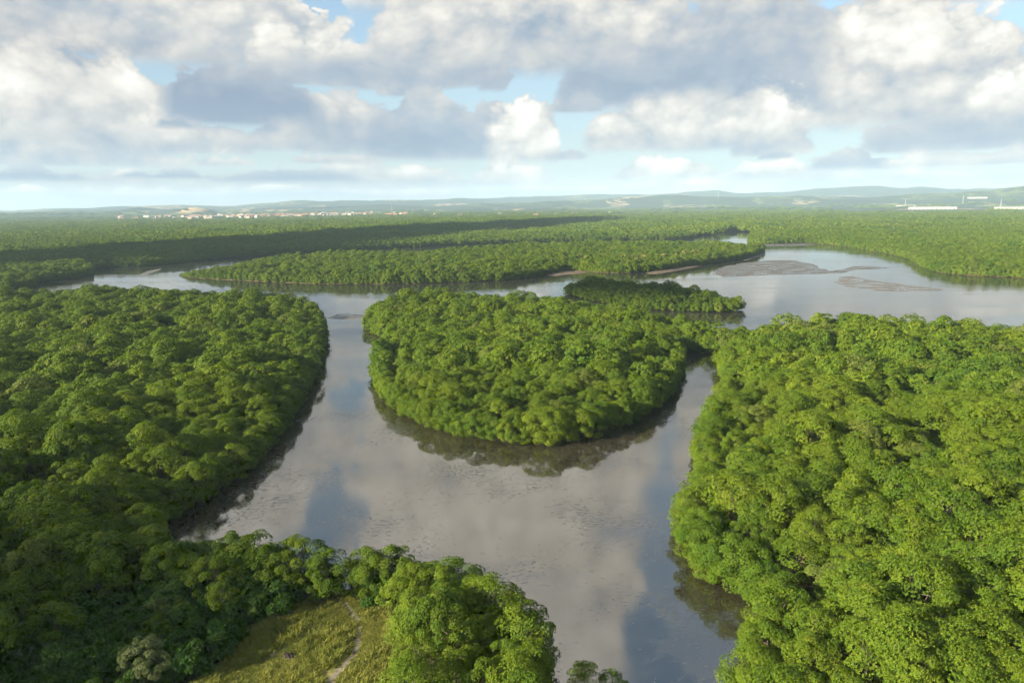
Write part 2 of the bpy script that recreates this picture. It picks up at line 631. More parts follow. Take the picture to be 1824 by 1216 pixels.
def mudflat_material(name, c1, c2, wet):
    mt, g, out = material(name)
    geo = g.new('ShaderNodeNewGeometry')
    p = geo.outputs['Position']
    n = g.noise(g.vec('MULTIPLY', p, (0.6, 1.0, 1.0)), 0.12, 6.0, 0.62)
    fine = g.noise(g.vec('MULTIPLY', p, (0.5, 1.3, 1.0)), 0.8, 4.0, 0.6)
    c = g.cmix(g.mapr(n, 0.35, 0.65), c1, c2)
    pb = g.new('ShaderNodeBsdfPrincipled')
    g.put(pb.inputs['Base Color'], c)
    g.put(pb.inputs['Roughness'], g.mapr(n, 0.40, 0.60, wet, 0.75))
    bp = g.new('ShaderNodeBump')
    bp.inputs['Strength'].default_value = 0.5
    bp.inputs['Distance'].default_value = 0.25
    g.put(bp.inputs['Height'], fine)
    g.put(pb.inputs['Normal'], bp.outputs[0])
    g.put(out.inputs['Surface'], pb.outputs[0])
    return mt


M['flat'] = mudflat_material('mudflat', (0.036, 0.033, 0.029), (0.074, 0.067, 0.058), 0.18)
M['flat_wet'] = mudflat_material('wet_mudflat', (0.060, 0.056, 0.050), (0.10, 0.092, 0.083), 0.12)

# ------------------------------------------------------------------ the shape of the land
W = lambda x, y: (x, y)
LEFT = smooth_poly([P(572, 602), P(566, 640), P(548, 692), P(520, 735), P(478, 795), P(430, 845), P(385, 877), P(330, 907), P(262, 942),
                    P(300, 955, 7), P(400, 966, 6), P(500, 978, 6), P(600, 994, 6), P(655, 990, 6), P(720, 982, 7), P(778, 1000, 6), P(845, 1050, 3),
                    P(882, 1098, 2), P(925, 1135, 2), P(948, 1170, 1), P(952, 1215, 0), P(944, 1290, 0), W(6, 40), W(-60, 22), W(-180, 60),
                    W(-330, 180), W(-420, 400), P(-300, 532, 9), P(0, 521, 9), P(100, 518, 9), P(300, 516, 9), P(490, 523, 9), P(540, 531, 8.5), P(566, 556, 6)],
                   rough=0.5, seed=1, step=5)
RIGHT = smooth_poly([P(1289, 640, 3), P(1290, 668), P(1298, 690), P(1282, 735), P(1262, 782), P(1252, 832), P(1250, 877), P(1232, 927), P(1224, 968), P(1236, 1003),
                     P(1272, 1037), P(1320, 1062), P(1362, 1084), P(1378, 1108), P(1360, 1132, 1), P(1340, 1165, 1), P(1333, 1200, 0), P(1330, 1260), W(42, 50),
                     W(120, 30), W(260, 60), W(420, 250), P(2150, 616, 9), P(1824, 588, 9), P(1720, 578, 9), P(1600, 569, 9), P(1480, 562, 9.5),
                     P(1400, 574, 9), P(1340, 590, 8.5), P(1303, 606, 7)], rough=0.5, seed=2, step=5)
ISLAND = smooth_poly([P(655, 562, 4), P(655, 578, 1.5), P(668, 594), P(698, 606), P(692, 618, 1), P(674, 640, 3), P(669, 666, 1), P(682, 702), P(712, 730), P(762, 757),
                      P(850, 781), P(960, 791), P(1050, 778), P(1130, 747), P(1186, 709), P(1205, 674), P(1207, 642), P(1210, 627), P(1245, 627), P(1285, 628),
                      P(1305, 612, 1), P(1334, 592, 5), P(1302, 577, 9), P(1220, 556, 10), P(1120, 543, 10), P(1000, 528, 10), P(900, 526, 9.5), P(800, 520, 9),
                      P(700, 529, 8), P(667, 545, 6)], rough=0.5, seed=3, step=5)
ISLET = smooth_poly([P(1316, 552), P(1300, 556), P(1255, 556), P(1190, 553), P(1120, 546), P(1040, 532), P(1020, 520, 1), P(1018, 508, 7), P(1060, 499, 9), P(1130, 497, 9), P(1200, 509, 9),
                     P(1260, 518, 8), P(1308, 534, 6)], rough=0.4, seed=4, step=5)
PENINSULA = smooth_poly([P(325, 490), P(350, 495), P(420, 499), P(500, 503), P(640, 506), P(760, 504), P(860, 501), P(930, 496), P(980, 487), P(1010, 482), P(1050, 484), P(1100, 486),
                         P(1150, 484), P(1185, 480), P(1235, 473), P(1290, 466), P(1332, 459), P(1356, 450), P(1356, 441, 3), P(1340, 434, 10), P(1290, 431, 10), P(1240, 430, 10), P(1100, 429, 10), P(900, 436, 9),
                         P(760, 446, 9), P(700, 448, 9), P(600, 449, 9), P(460, 457, 9), P(400, 470, 7), P(350, 483, 3)], rough=1.2, seed=5, step=9)
FAR = smooth_poly([W(-2600, 420), W(-900, 420), P(-300, 524), P(-40, 517), P(40, 514), P(52, 508), P(62, 503), P(110, 498), P(160, 489), P(172, 478), P(260, 474), P(330, 467), P(390, 460),
                   P(480, 454), P(620, 446), P(740, 440), P(900, 433), P(1100, 428), P(1220, 425), P(1238, 420), P(1290, 413.5), P(1334, 411.5), P(1342, 416), P(1336, 427), P(1350, 434), P(1440, 433), P(1480, 436), P(1530, 443),
                   P(1580, 452), P(1620, 461), P(1640, 474), P(1665, 484), P(1720, 490), P(1824, 495), P(2150, 506), W(1200, 560), W(3200, 800),
                   W(3600, 3200), W(0, 3400), W(-3400, 3200)], rough=1.5, seed=6, step=12)
LANDS = {'left': LEFT, 'right': RIGHT, 'island': ISLAND, 'islet': ISLET, 'peninsula': PENINSULA, 'far': FAR}
CLEAR = smooth_poly([P(300, 1250, 1), P(380, 1195, 1), P(430, 1140, 1), P(480, 1098, 1), P(540, 1068, 1), P(600, 1056, 1), P(650, 1062, 1), P(690, 1085, 1), P(712, 1130, 1), P(716, 1180, 1),
                     P(712, 1240, 1), P(720, 1330, 1), P(420, 1400, 1), P(250, 1330, 1)], step=2.0, rough=0.25, seed=8)


def land_sheet(name, poly, mat, z=0.16, skirt=-0.5):
    """A low bank: flat top and a sloping muddy foot running under the water."""
    n = len(poly)
    ctr = np.roll(poly, -1, 0) - np.roll(poly, 1, 0)
    nrm = np.column_stack([ctr[:, 1], -ctr[:, 0]])
    nrm /= np.maximum(np.linalg.norm(nrm, axis=1, keepdims=True), 1e-9)
    area = 0.5 * np.sum(poly[:, 0] * np.roll(poly[:, 1], -1) - np.roll(poly[:, 0], -1) * poly[:, 1])
    if area < 0:
        nrm = -nrm
    foot = poly + nrm * skirt
    vs = [(p[0], p[1], z) for p in foot - nrm * 1.6] + [(p[0], p[1], -0.25) for p in foot]
    fs = [tuple(range(n))] if area > 0 else [tuple(range(n))[::-1]]
    for i in range(n):
        j = (i + 1) % n
        fs.append((i, n + i, n + j, j) if area > 0 else (i, j, n + j, n + i))
    o = link(name, mesh_py(name, vs, fs, mat))
    o['kind'] = 'structure'
    return o


land_sheet('left_bank_ground', LEFT, M['mud'])
land_sheet('right_bank_ground', RIGHT, M['mud'])
land_sheet('island_ground', ISLAND, M['mud'])
land_sheet('islet_ground', ISLET, M['mud'])
land_sheet('peninsula_ground', PENINSULA, M['bank_mud'], 0.45, 1.2)
land_sheet('far_bank_ground', FAR, M['bank_mud'], 0.40, 1.2)
o = link('river_water', mesh_py('river_water', [(-4000, -300, 0), (4000, -300, 0), (4000, 2600, 0), (-4000, 2600, 0)], [(0, 1, 2, 3)], M['water']))
o['kind'] = 'structure'


def sheet(name, pts, z, mat, step=4.0, rough=0.3, seed=0, kind='structure', mound=0.0):
    """A low uneven bar: it dips under the water along its rim and in shallow runnels."""
    poly = smooth_poly(pts, step=step, rough=rough, seed=seed)
    c = poly.mean(0)
    n = len(poly)
    area = 0.5 * np.sum(poly[:, 0] * np.roll(poly[:, 1], -1) - np.roll(poly[:, 0], -1) * poly[:, 1])
    ts = np.concatenate([np.linspace(1.06, 0.12, 15), [0.0]])
    q = np.concatenate([c + (poly - c) * t for t in ts])
    tt = np.repeat(ts, n)
    nz = fbm(q[:, 0] / 16 + 31, q[:, 1] / 7 + 17, seed, 5)
    zz = -0.08 + (z + mound + 0.15) * np.clip((1.06 - tt) / 0.40, 0, 1) + (nz - 0.5) * (0.17 + z * 0.3)
    idx = np.arange(n * len(ts)).reshape(len(ts), n)
    nx = np.roll(idx, -1, 1)
    f = np.stack([idx[:-1], nx[:-1], nx[1:], idx[1:]], -1).reshape(-1, 4)
    if area < 0:
        f = f[:, ::-1]
    o = link(name, mesh_np(name, np.column_stack([q, zz]), f, mat, smooth=True))
    if kind:
        o['kind'] = kind
    return o


# bars and flats laid bare by the tide
sheet('mudflat', [P(1272, 482), P(1300, 472), P(1350, 465), P(1400, 463), P(1440, 468), P(1465, 477), P(1490, 486), P(1440, 489), P(1400, 490), P(1340, 492), P(1300, 494), P(1276, 490)], 0.05, M['flat'], seed=11, rough=0.8, mound=0.15)
sheet('mudflat', [P(1440, 486), P(1480, 483), P(1522, 474), P(1560, 474), P(1592, 477), P(1560, 478), P(1528, 480), P(1490, 488)], 0.04, M['flat'], seed=12, rough=0.5)
sheet('mudflat', [P(1476, 500), P(1492, 491), P(1520, 492), P(1570, 501), P(1640, 510), P(1690, 516), P(1640, 521), P(1560, 519), P(1510, 512), P(1485, 506)], 0.03, M['flat_wet'], seed=13, rough=0.6)
sheet('mudflat', [P(1352, 438), P(1380, 433), P(1440, 433), P(1455, 436), P(1400, 439)], 0.05, M['flat'], seed=14, rough=0.8)
sheet('mudflat', [P(582, 566), P(600, 560), P(640, 559), P(655, 563), P(630, 568), P(600, 569)], 0.03, M['flat'], seed=15, rough=0.3)
sheet('mudflat', [P(248, 490), P(262, 483), P(288, 478), P(280, 483), P(262, 489)], 0.04, M['flat'], seed=16, rough=0.3)
sheet('beach', [P(975, 489), P(1000, 481), P(1030, 480), P(1052, 483), P(1035, 487), P(1010, 489), P(985, 492)], 0.5, M['bank_mud'], seed=17, rough=0.4)
sheet('beach', [P(1150, 486), P(1190, 479), P(1240, 471), P(1262, 467), P(1245, 474), P(1200, 483), P(1168, 488)], 0.48, M['bank_mud'], seed=18, rough=0.4)
sheet('beach', [P(1325, 463), P(1352, 452), P(1362, 450), P(1358, 455), P(1340, 461)], 0.48, M['bank_mud'], seed=19, rough=0.4)
sheet('mudflat', [P(690, 712), P(740, 750), P(850, 784), P(960, 796), P(1060, 784), P(1140, 756), P(1192, 716), P(1204, 700), P(1180, 722), P(1130, 765), P(1050, 800), P(960, 812), P(850, 798), P(740, 766), P(690, 730)][::1], 0.02, M['flat_wet'], seed=20, rough=0.3) if False else None

# ------------------------------------------------------------------ trees
def unit(v):
    return v / np.maximum(np.linalg.norm(v, axis=-1, keepdims=True), 1e-9)


def leaf_cloud(rg, pos, axis, tint, nl, L, Wd, tilt=(0.05, 0.65)):
    """Whorls of nl leaves at the given twig ends."""
    n = len(pos)
    pos = np.repeat(pos, nl, 0)
    ax = np.repeat(axis, nl, 0)
    tn = np.repeat(tint, nl) + rg.normal(0, 0.07, n * nl)
    ref = unit(rg.normal(size=(n * nl, 3)))
    pr = unit(np.cross(ax, ref))
    t = rg.uniform(*tilt, n * nl)[:, None]
    d = pr * np.cos(t) + ax * np.sin(t)
    ln = (L * rg.uniform(0.75, 1.25, n * nl))[:, None]
    wd = (Wd * rg.uniform(0.8, 1.2, n * nl))[:, None]
    side = unit(np.cross(d, ax + 0.25 * ref)) * wd * 0.5
    b = pos + d * ln * 0.08
    mid = pos + d * ln * 0.55 + ax * ln * 0.06
    v = np.stack([b, mid + side, pos + d * ln, mid - side], 1).reshape(-1, 3)
    f = np.arange(len(v)).reshape(-1, 4)
    return v, f, np.repeat(np.clip(tn, 0, 1), 4)


def crown_mesh(name, seed, Rad, zlo, ztop, ncl, nros, nl, L, Wd, mat, skirt=False, rc=(0.19, 0.29), open_=0.0, flat=0.72, tilt=(0.05, 0.65)):
    """Crown of leafy boughs: each bough end carries a rounded tuft of leaf whorls."""
    rg = np.random.default_rng(seed)
    ph = rg.uniform(0, 6.28, 4)
    i = np.arange(ncl) + 0.5
    az = i * 2.399963 + rg.normal(0, 0.25, ncl)
    lob = 1 + 0.16 * np.sin(2 * az + ph[0]) + 0.11 * np.sin(3 * az + ph[1]) + 0.07 * np.sin(5 * az + ph[2])
    H = ztop - zlo
    if skirt:
        h = rg.permutation(i / ncl)
        prof = np.where(h < 0.55, 0.88 + 0.12 * np.sin(h * 3.0), np.sqrt(np.maximum(1 - ((h - 0.5) / 0.52) ** 2, 0.0)))
        r = Rad * 0.84 * prof * lob * rg.uniform(0.82, 1.05, ncl)
        r *= np.where(h > 0.9, rg.uniform(0, 1, ncl), 1)
        z = zlo + H * (0.06 + 0.86 * h) + rg.normal(0, 0.12, ncl)
    else:
        cth = 1 - (i / ncl) * 1.12
        sth = np.sqrt(1 - np.clip(cth, -1, 1) ** 2)
        r = Rad * 0.80 * sth * lob * rg.uniform(0.76, 1.10, ncl)
        z = zlo + H * 0.36 + H * 0.52 * cth + 0.10 * H * np.sin(2 * az + ph[3]) * sth + rg.normal(0, 0.22, ncl)
    c = np.column_stack([r * np.cos(az), r * np.sin(az), z])
    keep = rg.uniform(size=ncl) > open_
    c = c[keep]
    ctr = np.array([0, 0, zlo + H * (0.45 if skirt else 0.30)])
    out = unit((c - ctr) * np.array([1, 1, 0.8]))
    rad = Rad * rg.uniform(*rc, len(c))
    ct = rg.uniform(0.1, 0.8, len(c))
    ci = np.repeat(np.arange(len(c)), nros)
    d = unit(unit(rg.normal(size=(len(ci), 3))) + 0.50 * out[ci] + np.array([0, 0, 0.45]))
    pos = c[ci] + d * rad[ci][:, None] * rg.uniform(0.90, 1.05, len(ci))[:, None] * np.array([1, 1, flat])
    ax = unit(d + 0.30 * out[ci] + np.array([0, 0, 0.38]) + 0.25 * rg.normal(size=d.shape))
    tint = np.clip(ct[ci] + rg.normal(0, 0.16, len(ci)), 0, 0.96)
    tint = np.where(rg.uniform(size=len(ci)) < 0.006, 1.0, tint)
    pos[:, 2] = np.maximum(pos[:, 2], 0.25)
    v, f, tn = leaf_cloud(rg, pos, ax, tint, nl, L, Wd, tilt)
    return mesh_np(name, v, f, mat, tn), c


def tube(pts, rad, sides=6):
    pts = [np.array(p, float) for p in pts]
    vs, fs = [], []
    for k, p in enumerate(pts):
        t = pts[min(k + 1, len(pts) - 1)] - pts[max(k - 1, 0)]
        t = t / max(np.linalg.norm(t), 1e-9)
        a = np.cross(t, [0.3, 0.9, 0.1] if abs(t[2]) > 0.8 else [0, 0, 1.0])
        a /= np.linalg.norm(a)
        b = np.cross(t, a)
        for s in range(sides):
            q = 2 * math.pi * s / sides
            vs.append(p + (a * math.cos(q) + b * math.sin(q)) * rad[k])
    for k in range(len(pts) - 1):
        for s in range(sides):
            s2 = (s + 1) % sides
            fs.append((k * sides + s, k * sides + s2, (k + 1) * sides + s2, (k + 1) * sides + s))
    fs.append(tuple(range(sides))[::-1])
    fs.append(tuple(range((len(pts) - 1) * sides, len(pts) * sides)))
    return vs, fs


def join_tubes(list_):
    vs, fs = [], []
    for v, f in list_:
        n = len(vs)
        vs += list(v)
        fs += [tuple(i + n for i in ff) for ff in f]
    return vs, fs


def trunk_mesh(name, seed, h, r, tips, roots=True):
    """Tapered, slightly crooked stem with limbs to some of the boughs and arching prop roots."""
    rg = np.random.default_rng(seed + 500)
    parts = []
    top = np.array([rg.normal(0, 0.3), rg.normal(0, 0.3), h])
    stem = [np.array([0, 0, 0.0]), np.array([rg.normal(0, .15), rg.normal(0, .15), h * 0.3]), np.array([rg.normal(0, .25), rg.normal(0, .25), h * 0.65]), top]
    parts.append(tube(stem, [r, r * .8, r * .6, r * .35]))
    idx = rg.permutation(len(tips))[:9]
    for i in idx:
        a = stem[1] + (stem[2] - stem[1]) * rg.uniform(0, 1) if rg.uniform() < .5 else stem[2] + (top - stem[2]) * rg.uniform(0, .8)
        e = np.array(tips[i])
        mid = (a + e) / 2 + np.array([0, 0, -0.15 * np.linalg.norm(e - a)]) + rg.normal(0, .12, 3)
        parts.append(tube([a, mid, e], [r * .45, r * .3, r * .10], 5))
    if roots:
        for k in range(6):
            q = rg.uniform(0, 6.28)
            d = np.array([math.cos(q), math.sin(q), 0])
            hh = rg.uniform(0.8, 1.8)
            parts.append(tube([np.array([0, 0, hh]), d * 0.7 + [0, 0, hh * 0.8], d * rg.uniform(1.2, 1.8) + [0, 0, -0.35]], [r * .35, r * .28, r * .2], 5))
    v, f = join_tubes(parts)
    return mesh_py(name, v, f, M['bark'], smooth=True)


HI, MID, LOW = [], [], []          # (crown mesh, trunk mesh) for canopy (0..5) and waterside (6..9) trees
SPEC = [(4.3, 2.6, 9.6), (4.8, 3.0, 10.2), (3.9, 2.4, 9.0), (4.6, 2.8, 10.6), (5.0, 3.2, 9.4), (4.1, 2.2, 10.0)]
SKIRT = [(3.3, 0.3, 8.0), (3.7, 0.3, 8.8), (3.0, 0.3, 7.2), (3.5, 0.3, 8.4)]
for k, (a, b, c) in enumerate(SPEC):
    me, tips = crown_mesh('crown', 100 + k, a, b, c, 50, 92, 6, 0.18, 0.088, M['leaf'], open_=0.08)
    HI.append((me, trunk_mesh('trunk', 100 + k, c * .72, 0.20, tips)))
    MID.append(crown_mesh('crown', 100 + k, a, b, c, 50, 32, 4, 0.38, 0.20, M['leaf'], tilt=(0.0, 0.45), open_=0.08)[0])
    LOW.append(crown_mesh('crown', 100 + k, a, b, c, 44, 8, 3, 0.95, 0.58, M['leaf'], tilt=(0.0, 0.30))[0])
for k, (a, b, c) in enumerate(SKIRT):
    me, tips = crown_mesh('crown', 200 + k, a, b, c, 52, 92, 6, 0.18, 0.088, M['leaf'], skirt=True, rc=(0.24, 0.36))
    HI.append((me, trunk_mesh('trunk', 200 + k, c * .7, 0.18, tips)))
    MID.append(crown_mesh('crown', 200 + k, a, b, c, 52, 32, 4, 0.38, 0.20, M['leaf'], tilt=(0.0, 0.45), skirt=True, rc=(0.24, 0.36))[0])
    LOW.append(crown_mesh('crown', 200 + k, a, b, c, 52, 6, 3, 0.95, 0.58, M['leaf'], tilt=(0.0, 0.30), skirt=True, rc=(0.24, 0.36))[0])
NC, NS = len(SPEC), len(SKIRT)


def proto(name, me):
    return D.objects.new(name, me)          # geometry source for scattering only, never linked to the scene


def scatter(name, pts, srcs, label, cat, group=None):
    """One mass of foliage: geometry nodes put the source meshes on the points. pts rows: x y z rot sx sz variant"""
    pts = np.asarray(pts, float)
    me = D.meshes.new(name)
    me.vertices.add(len(pts))
    me.vertices.foreach_set('co', pts[:, :3].astype(np.float32).ravel())
    def attr(nm, typ, arr):
        a = me.attributes.new(nm, typ, 'POINT')
        a.data.foreach_set('vector' if typ == 'FLOAT_VECTOR' else 'value', np.ascontiguousarray(arr).ravel())
    rot = np.zeros((len(pts), 3), np.float32)
    rot[:, 2] = pts[:, 3]
    rot[:, 0] = rng.normal(0, 0.05, len(pts))
    rot[:, 1] = rng.normal(0, 0.05, len(pts))
    attr('rot', 'FLOAT_VECTOR', rot)
    attr('size', 'FLOAT_VECTOR', np.column_stack([pts[:, 4], pts[:, 4], pts[:, 5]]).astype(np.float32))
    attr('variant', 'INT', pts[:, 6].astype(np.int32))
    o = link(name, me)
    ng = D.node_groups.new('scatter_' + name, 'GeometryNodeTree')
    ng.interface.new_socket('Geometry', in_out='INPUT', socket_type='NodeSocketGeometry')
    ng.interface.new_socket('Geometry', in_out='OUTPUT', socket_type='NodeSocketGeometry')
    N = ng.nodes
    gi, go = N.new('NodeGroupInput'), N.new('NodeGroupOutput')
    iop = N.new('GeometryNodeInstanceOnPoints')
    g2i = N.new('GeometryNodeGeometryToInstance')
    for s in reversed(srcs):
        oi = N.new('GeometryNodeObjectInfo')
        oi.inputs['Object'].default_value = s
        ng.links.new(oi.outputs['Geometry'], g2i.inputs[0])
    def named(nm, typ):
        n = N.new('GeometryNodeInputNamedAttribute')
        n.data_type = typ
        n.inputs['Name'].default_value = nm
        return n.outputs[0]
    # each source stays one instance: join them as instances
    ng.nodes.remove(g2i)
    jn = N.new('GeometryNodeJoinGeometry')
    for n in [n for n in N if n.bl_idname == 'GeometryNodeObjectInfo']:
        n.inputs['As Instance'].default_value = True
        ng.links.new(n.outputs['Geometry'], jn.inputs[0])
    ng.links.new(gi.outputs[0], iop.inputs['Points'])
    ng.links.new(jn.outputs[0], iop.inputs['Instance'])
    iop.inputs['Pick Instance'].default_value = True
    ng.links.new(named('variant', 'INT'), iop.inputs['Instance Index'])
    ng.links.new(named('rot', 'FLOAT_VECTOR'), iop.inputs['Rotation'])
    ng.links.new(named('size', 'FLOAT_VECTOR'), iop.inputs['Scale'])
    ng.links.new(iop.outputs[0], go.inputs[0])
    md = o.modifiers.new('scatter', 'NODES')
    md.node_group = ng
    tag(o, label, cat, group, 'stuff')
    return o


def hexgrid(x0, x1, y0, y1, s, jit=0.32, seed=0):
    rg = np.random.default_rng(seed)
    dy = s * 0.866
    ys = np.arange(y0, y1, dy)
    xs = np.arange(x0, x1, s)
    gx, gy = np.meshgrid(xs, ys)
    gx = gx + (np.arange(len(ys)) % 2)[:, None] * s * 0.5
    q = np.column_stack([gx.ravel(), gy.ravel()])
    return q + rg.uniform(-jit, jit, q.shape) * s


def in_view(q, margin=90.0, ymin=34.0):
    """Keep what the view (and a step aside) can see, with trees outside that throw shade in."""
    x, y = q[:, 0], q[:, 1]
    lim = y * 0.80 + margin
    return (y > ymin) & (x < lim * 0.98) & (x > -lim)


def stand(key, spacing, ymax, seed, skip=None, calm=1.0):
    """Trees of one piece of land: rows x, y, z, rot, sxy, sz, variant(0..NC-1 canopy, NC.. waterside)."""
    poly = LANDS[key]
    lo, hi = poly.min(0), poly.max(0)
    lo = np.maximum(lo, [-1600, 30])
    hi = np.minimum(hi, [1600, ymax])
    q = hexgrid(lo[0], hi[0], lo[1], hi[1], spacing, seed=seed)
    q = q[in_view(q)]
    q = q[inside(poly, q)]
    if skip is not None:
        q = q[~skip(q)]
    ed = edge_dist(poly, q)
    rg = np.random.default_rng(seed + 1)
    q, ed = q[ed > 3.6], ed[ed > 3.6]
    n = len(q)
    # uneven canopy: swells and hollows
    sw = fbm(q[:, 0] / 26, q[:, 1] / 26, seed, 3)
    gap = vnoise(q[:, 0] / 9.5, q[:, 1] / 9.5, seed + 9)
    s = 0.60 + 0.40 * (1 - calm) + 0.80 * calm * sw + rg.normal(0, 0.13 * calm, n)
    s *= np.where(gap < 0.16 * calm, 0.62, 1.0)
    s *= np.where(ed < 7, 0.86, 1.0) * (0.88 + 0.20 * np.clip(ed / 30, 0, 1))
    rows = np.column_stack([q, np.full(n, 0.2), rg.uniform(0, 6.28, n), s * rg.uniform(0.92, 1.08, n), s * rg.uniform(0.9, 1.12, n), rg.integers(0, NC, n)])
    # the fringe along the water
    nxt = np.roll(poly, -1, 0)
    seg = np.linalg.norm(nxt - poly, axis=1)
    cum = np.concatenate([[0], np.cumsum(seg)])
    st = max(3.1, spacing * 0.5)
    d = np.arange(0, cum[-1], st) + rg.uniform(-.3, .3, len(np.arange(0, cum[-1], st))) * st
    d = np.clip(d, 0, cum[-1] - 1e-3)
    i = np.searchsorted(cum, d, side='right') - 1
    t = ((d - cum[i]) / np.maximum(seg[i], 1e-9))[:, None]
    e = poly[i] * (1 - t) + nxt[i] * t
    tg = unit(nxt[i] - poly[i])
    area = 0.5 * np.sum(poly[:, 0] * nxt[:, 1] - nxt[:, 0] * poly[:, 1])
    nin = np.column_stack([-tg[:, 1], tg[:, 0]]) * (1 if area > 0 else -1)
    e = e + nin * rg.uniform(0.4, 2.0, len(e))[:, None]
    k = in_view(e) & (e[:, 1] < ymax)
    if skip is not None:
        k &= ~skip(e)
    e = e[k]
    m_ = len(e)
    s = 0.72 + 0.34 * fbm(e[:, 0] / 18, e[:, 1] / 18, seed + 5, 2) + rg.normal(0, 0.09, m_)
    er = np.column_stack([e, np.full(m_, 0.0), rg.uniform(0, 6.28, m_), s * rg.uniform(0.95, 1.15, m_), s * rg.uniform(0.88, 1.10, m_), NC + rg.integers(0, NS, m_)])
    return np.vstack([rows, er])


clear_out = CLEAR
SHRUB_ZONE = smooth_poly([P(-60, 1300, 1), P(-40, 1190, 1), P(60, 1130, 1), P(180, 1090, 1), P(300, 1062, 1), P(430, 1055, 1), P(520, 1040, 1), P(600, 1036, 1), P(660, 1045, 1), P(692, 1080, 1), P(704, 1130, 1), P(706, 1240, 1), P(712, 1400, 1), W(-12, 33), W(-48, 30), W(-76, 52)], step=3)
T = {}
T['left'] = stand('left', 5.7, 480, 31, skip=lambda q: inside(SHRUB_ZONE, q))
T['right'] = stand('right', 5.7, 460, 32)
T['island'] = stand('island', 5.7, 480, 33)
T['islet'] = stand('islet', 5.9, 560, 34)
T['peninsula'] = stand('peninsula', 5.7, 1400, 35, calm=0.6)
T['far'] = stand('far', 6.2, 1350, 36, skip=lambda q: inside(PENINSULA, q), calm=0.5)
tipx = P(325, 490)[0]                       # low scrub at the tapering tip of the peninsula
k_ = np.clip((T['peninsula'][:, 0] - tipx) / 75.0, 0.0, 1.0) * 0.68 + 0.32
T['peninsula'][:, 4] *= 0.5 + 0.5 * k_
T['peninsula'][:, 5] *= k_
for k, v in T.items():
    print('stand', k, len(v))

# the three hundred trees that show largest stand as things of their own
near = np.vstack([np.column_stack([v, np.full(len(v), i)]) for i, (k, v) in enumerate(T.items()) if k in ('left', 'right')])
pxs, pys, dep = to_px(near[:, :2], 6.0)
vis = (pxs > -20) & (pxs < 1844) & (pys < 1290) & (dep > 0)
dist = np.hypot(near[:, 0], near[:, 1])
order = np.argsort(np.where(vis, dist, 1e9))[:280]
is_ind = np.zeros(len(near), bool)
is_ind[order] = True
IND = near[is_ind]
nleft = len(T['left'])
rest = {'left': T['left'][~is_ind[:nleft]], 'right': T['right'][~is_ind[nleft:]]}
print('individual trees', len(IND), 'farthest', dist[order].max())

PH = [proto('source_crown', c) for c, t in HI]
PM = [proto('source_crown', c) for c in MID]
PL = [proto('source_crown', c) for c in LOW]


def two_lods(name, rows, label, cat, group=None, cut1=215.0, cut2=900.0):
    d = np.hypot(rows[:, 0], rows[:, 1])
    r = rows.copy()
    lod = (d > cut1).astype(int) + (d > cut2).astype(int)
    r[:, 6] += lod * (NC + NS)
    return scatter(name, r, PH + PM + PL, label, cat, group)


def zone(px, py, side, fringe):
    """Which stand of trees this one belongs to, told by what lies beside it in the photograph."""
    if side == 1:                                            # right bank
        if fringe:
            if py > 1110:
                return 'at the water below the cove of the right bank'
            if py > 1000:
                return 'on the water inside the cove of the right bank'
            if py > 890:
                return 'on the blunt waterside point above the cove'
            return 'along the straight water edge above the blunt point'
        c = 'by the right frame edge' if px > 1730 else 'below the bleached bare tree' if px > 1580 else 'between cove and bleached tree' if px > 1430 else 'just behind the cove'
        r = 'in the lowest row' if py > 1130 else 'in the lower right canopy' if py > 1020 else 'in the middle right canopy' if py > 920 else 'in the upper right canopy'
        return r + ' ' + c
    if px > 690:
        if fringe:
            return 'on the creek side of the meadow thicket' if py < 1100 else 'over the creek at the lower frame edge'
        return 'in the bright thicket right of the meadow' + (', upper half' if py < 1090 else ', lower half')
    if fringe:
        return 'at the dark creek edge of the left bank' if py < 950 else 'along the creek behind the meadow'
    c = 'beside the left frame edge' if px < 120 else 'of the left bank' if px < 300 else 'behind the meadow'
    r = 'in the lowest left corner' if py > 1110 else 'in the shaded thicket' if py > 1010 else 'in the middle canopy' if py > 930 else 'in the upper canopy'
    return r + ' ' + c


zpx, zpy, _d = to_px(IND[:, :2], 7.0)
ZONES = [zone(a, b, int(r[7]), r[6] >= NC) for a, b, r in zip(zpx, zpy, IND)]
SIZE = {}
for zn in set(ZONES):
    k = [i for i, t in enumerate(ZONES) if t == zn]
    k.sort(key=lambda i: IND[i][5])
    for i in k:
        SIZE[i] = 'middle-sized leafy mangrove'
    if len(k) >= 3:
        SIZE[k[0]], SIZE[k[-1]] = 'lowest mangrove', 'tallest mangrove'
    elif len(k) == 2:
        SIZE[k[0]], SIZE[k[1]] = 'lower mangrove', 'taller mangrove'
    else:
        SIZE[k[0]] = 'single leafy mangrove'
for i, row in enumerate(IND):
    cm, tm = HI[int(row[6])]
    e = D.objects.new('mangrove_tree', None)
    col.objects.link(e)
    e.empty_display_size = 0.5
    e.location = (row[0], row[1], row[2])
    e.rotation_euler = (rng.normal(0, .05), rng.normal(0, .05), row[3])
    e.scale = (row[4], row[4], row[5])
    link('trunk', tm, e)
    link('crown', cm, e)
    tag(e, SIZE[i] + ' ' + ZONES[i], 'mangrove tree', 'mangroves ' + ZONES[i])

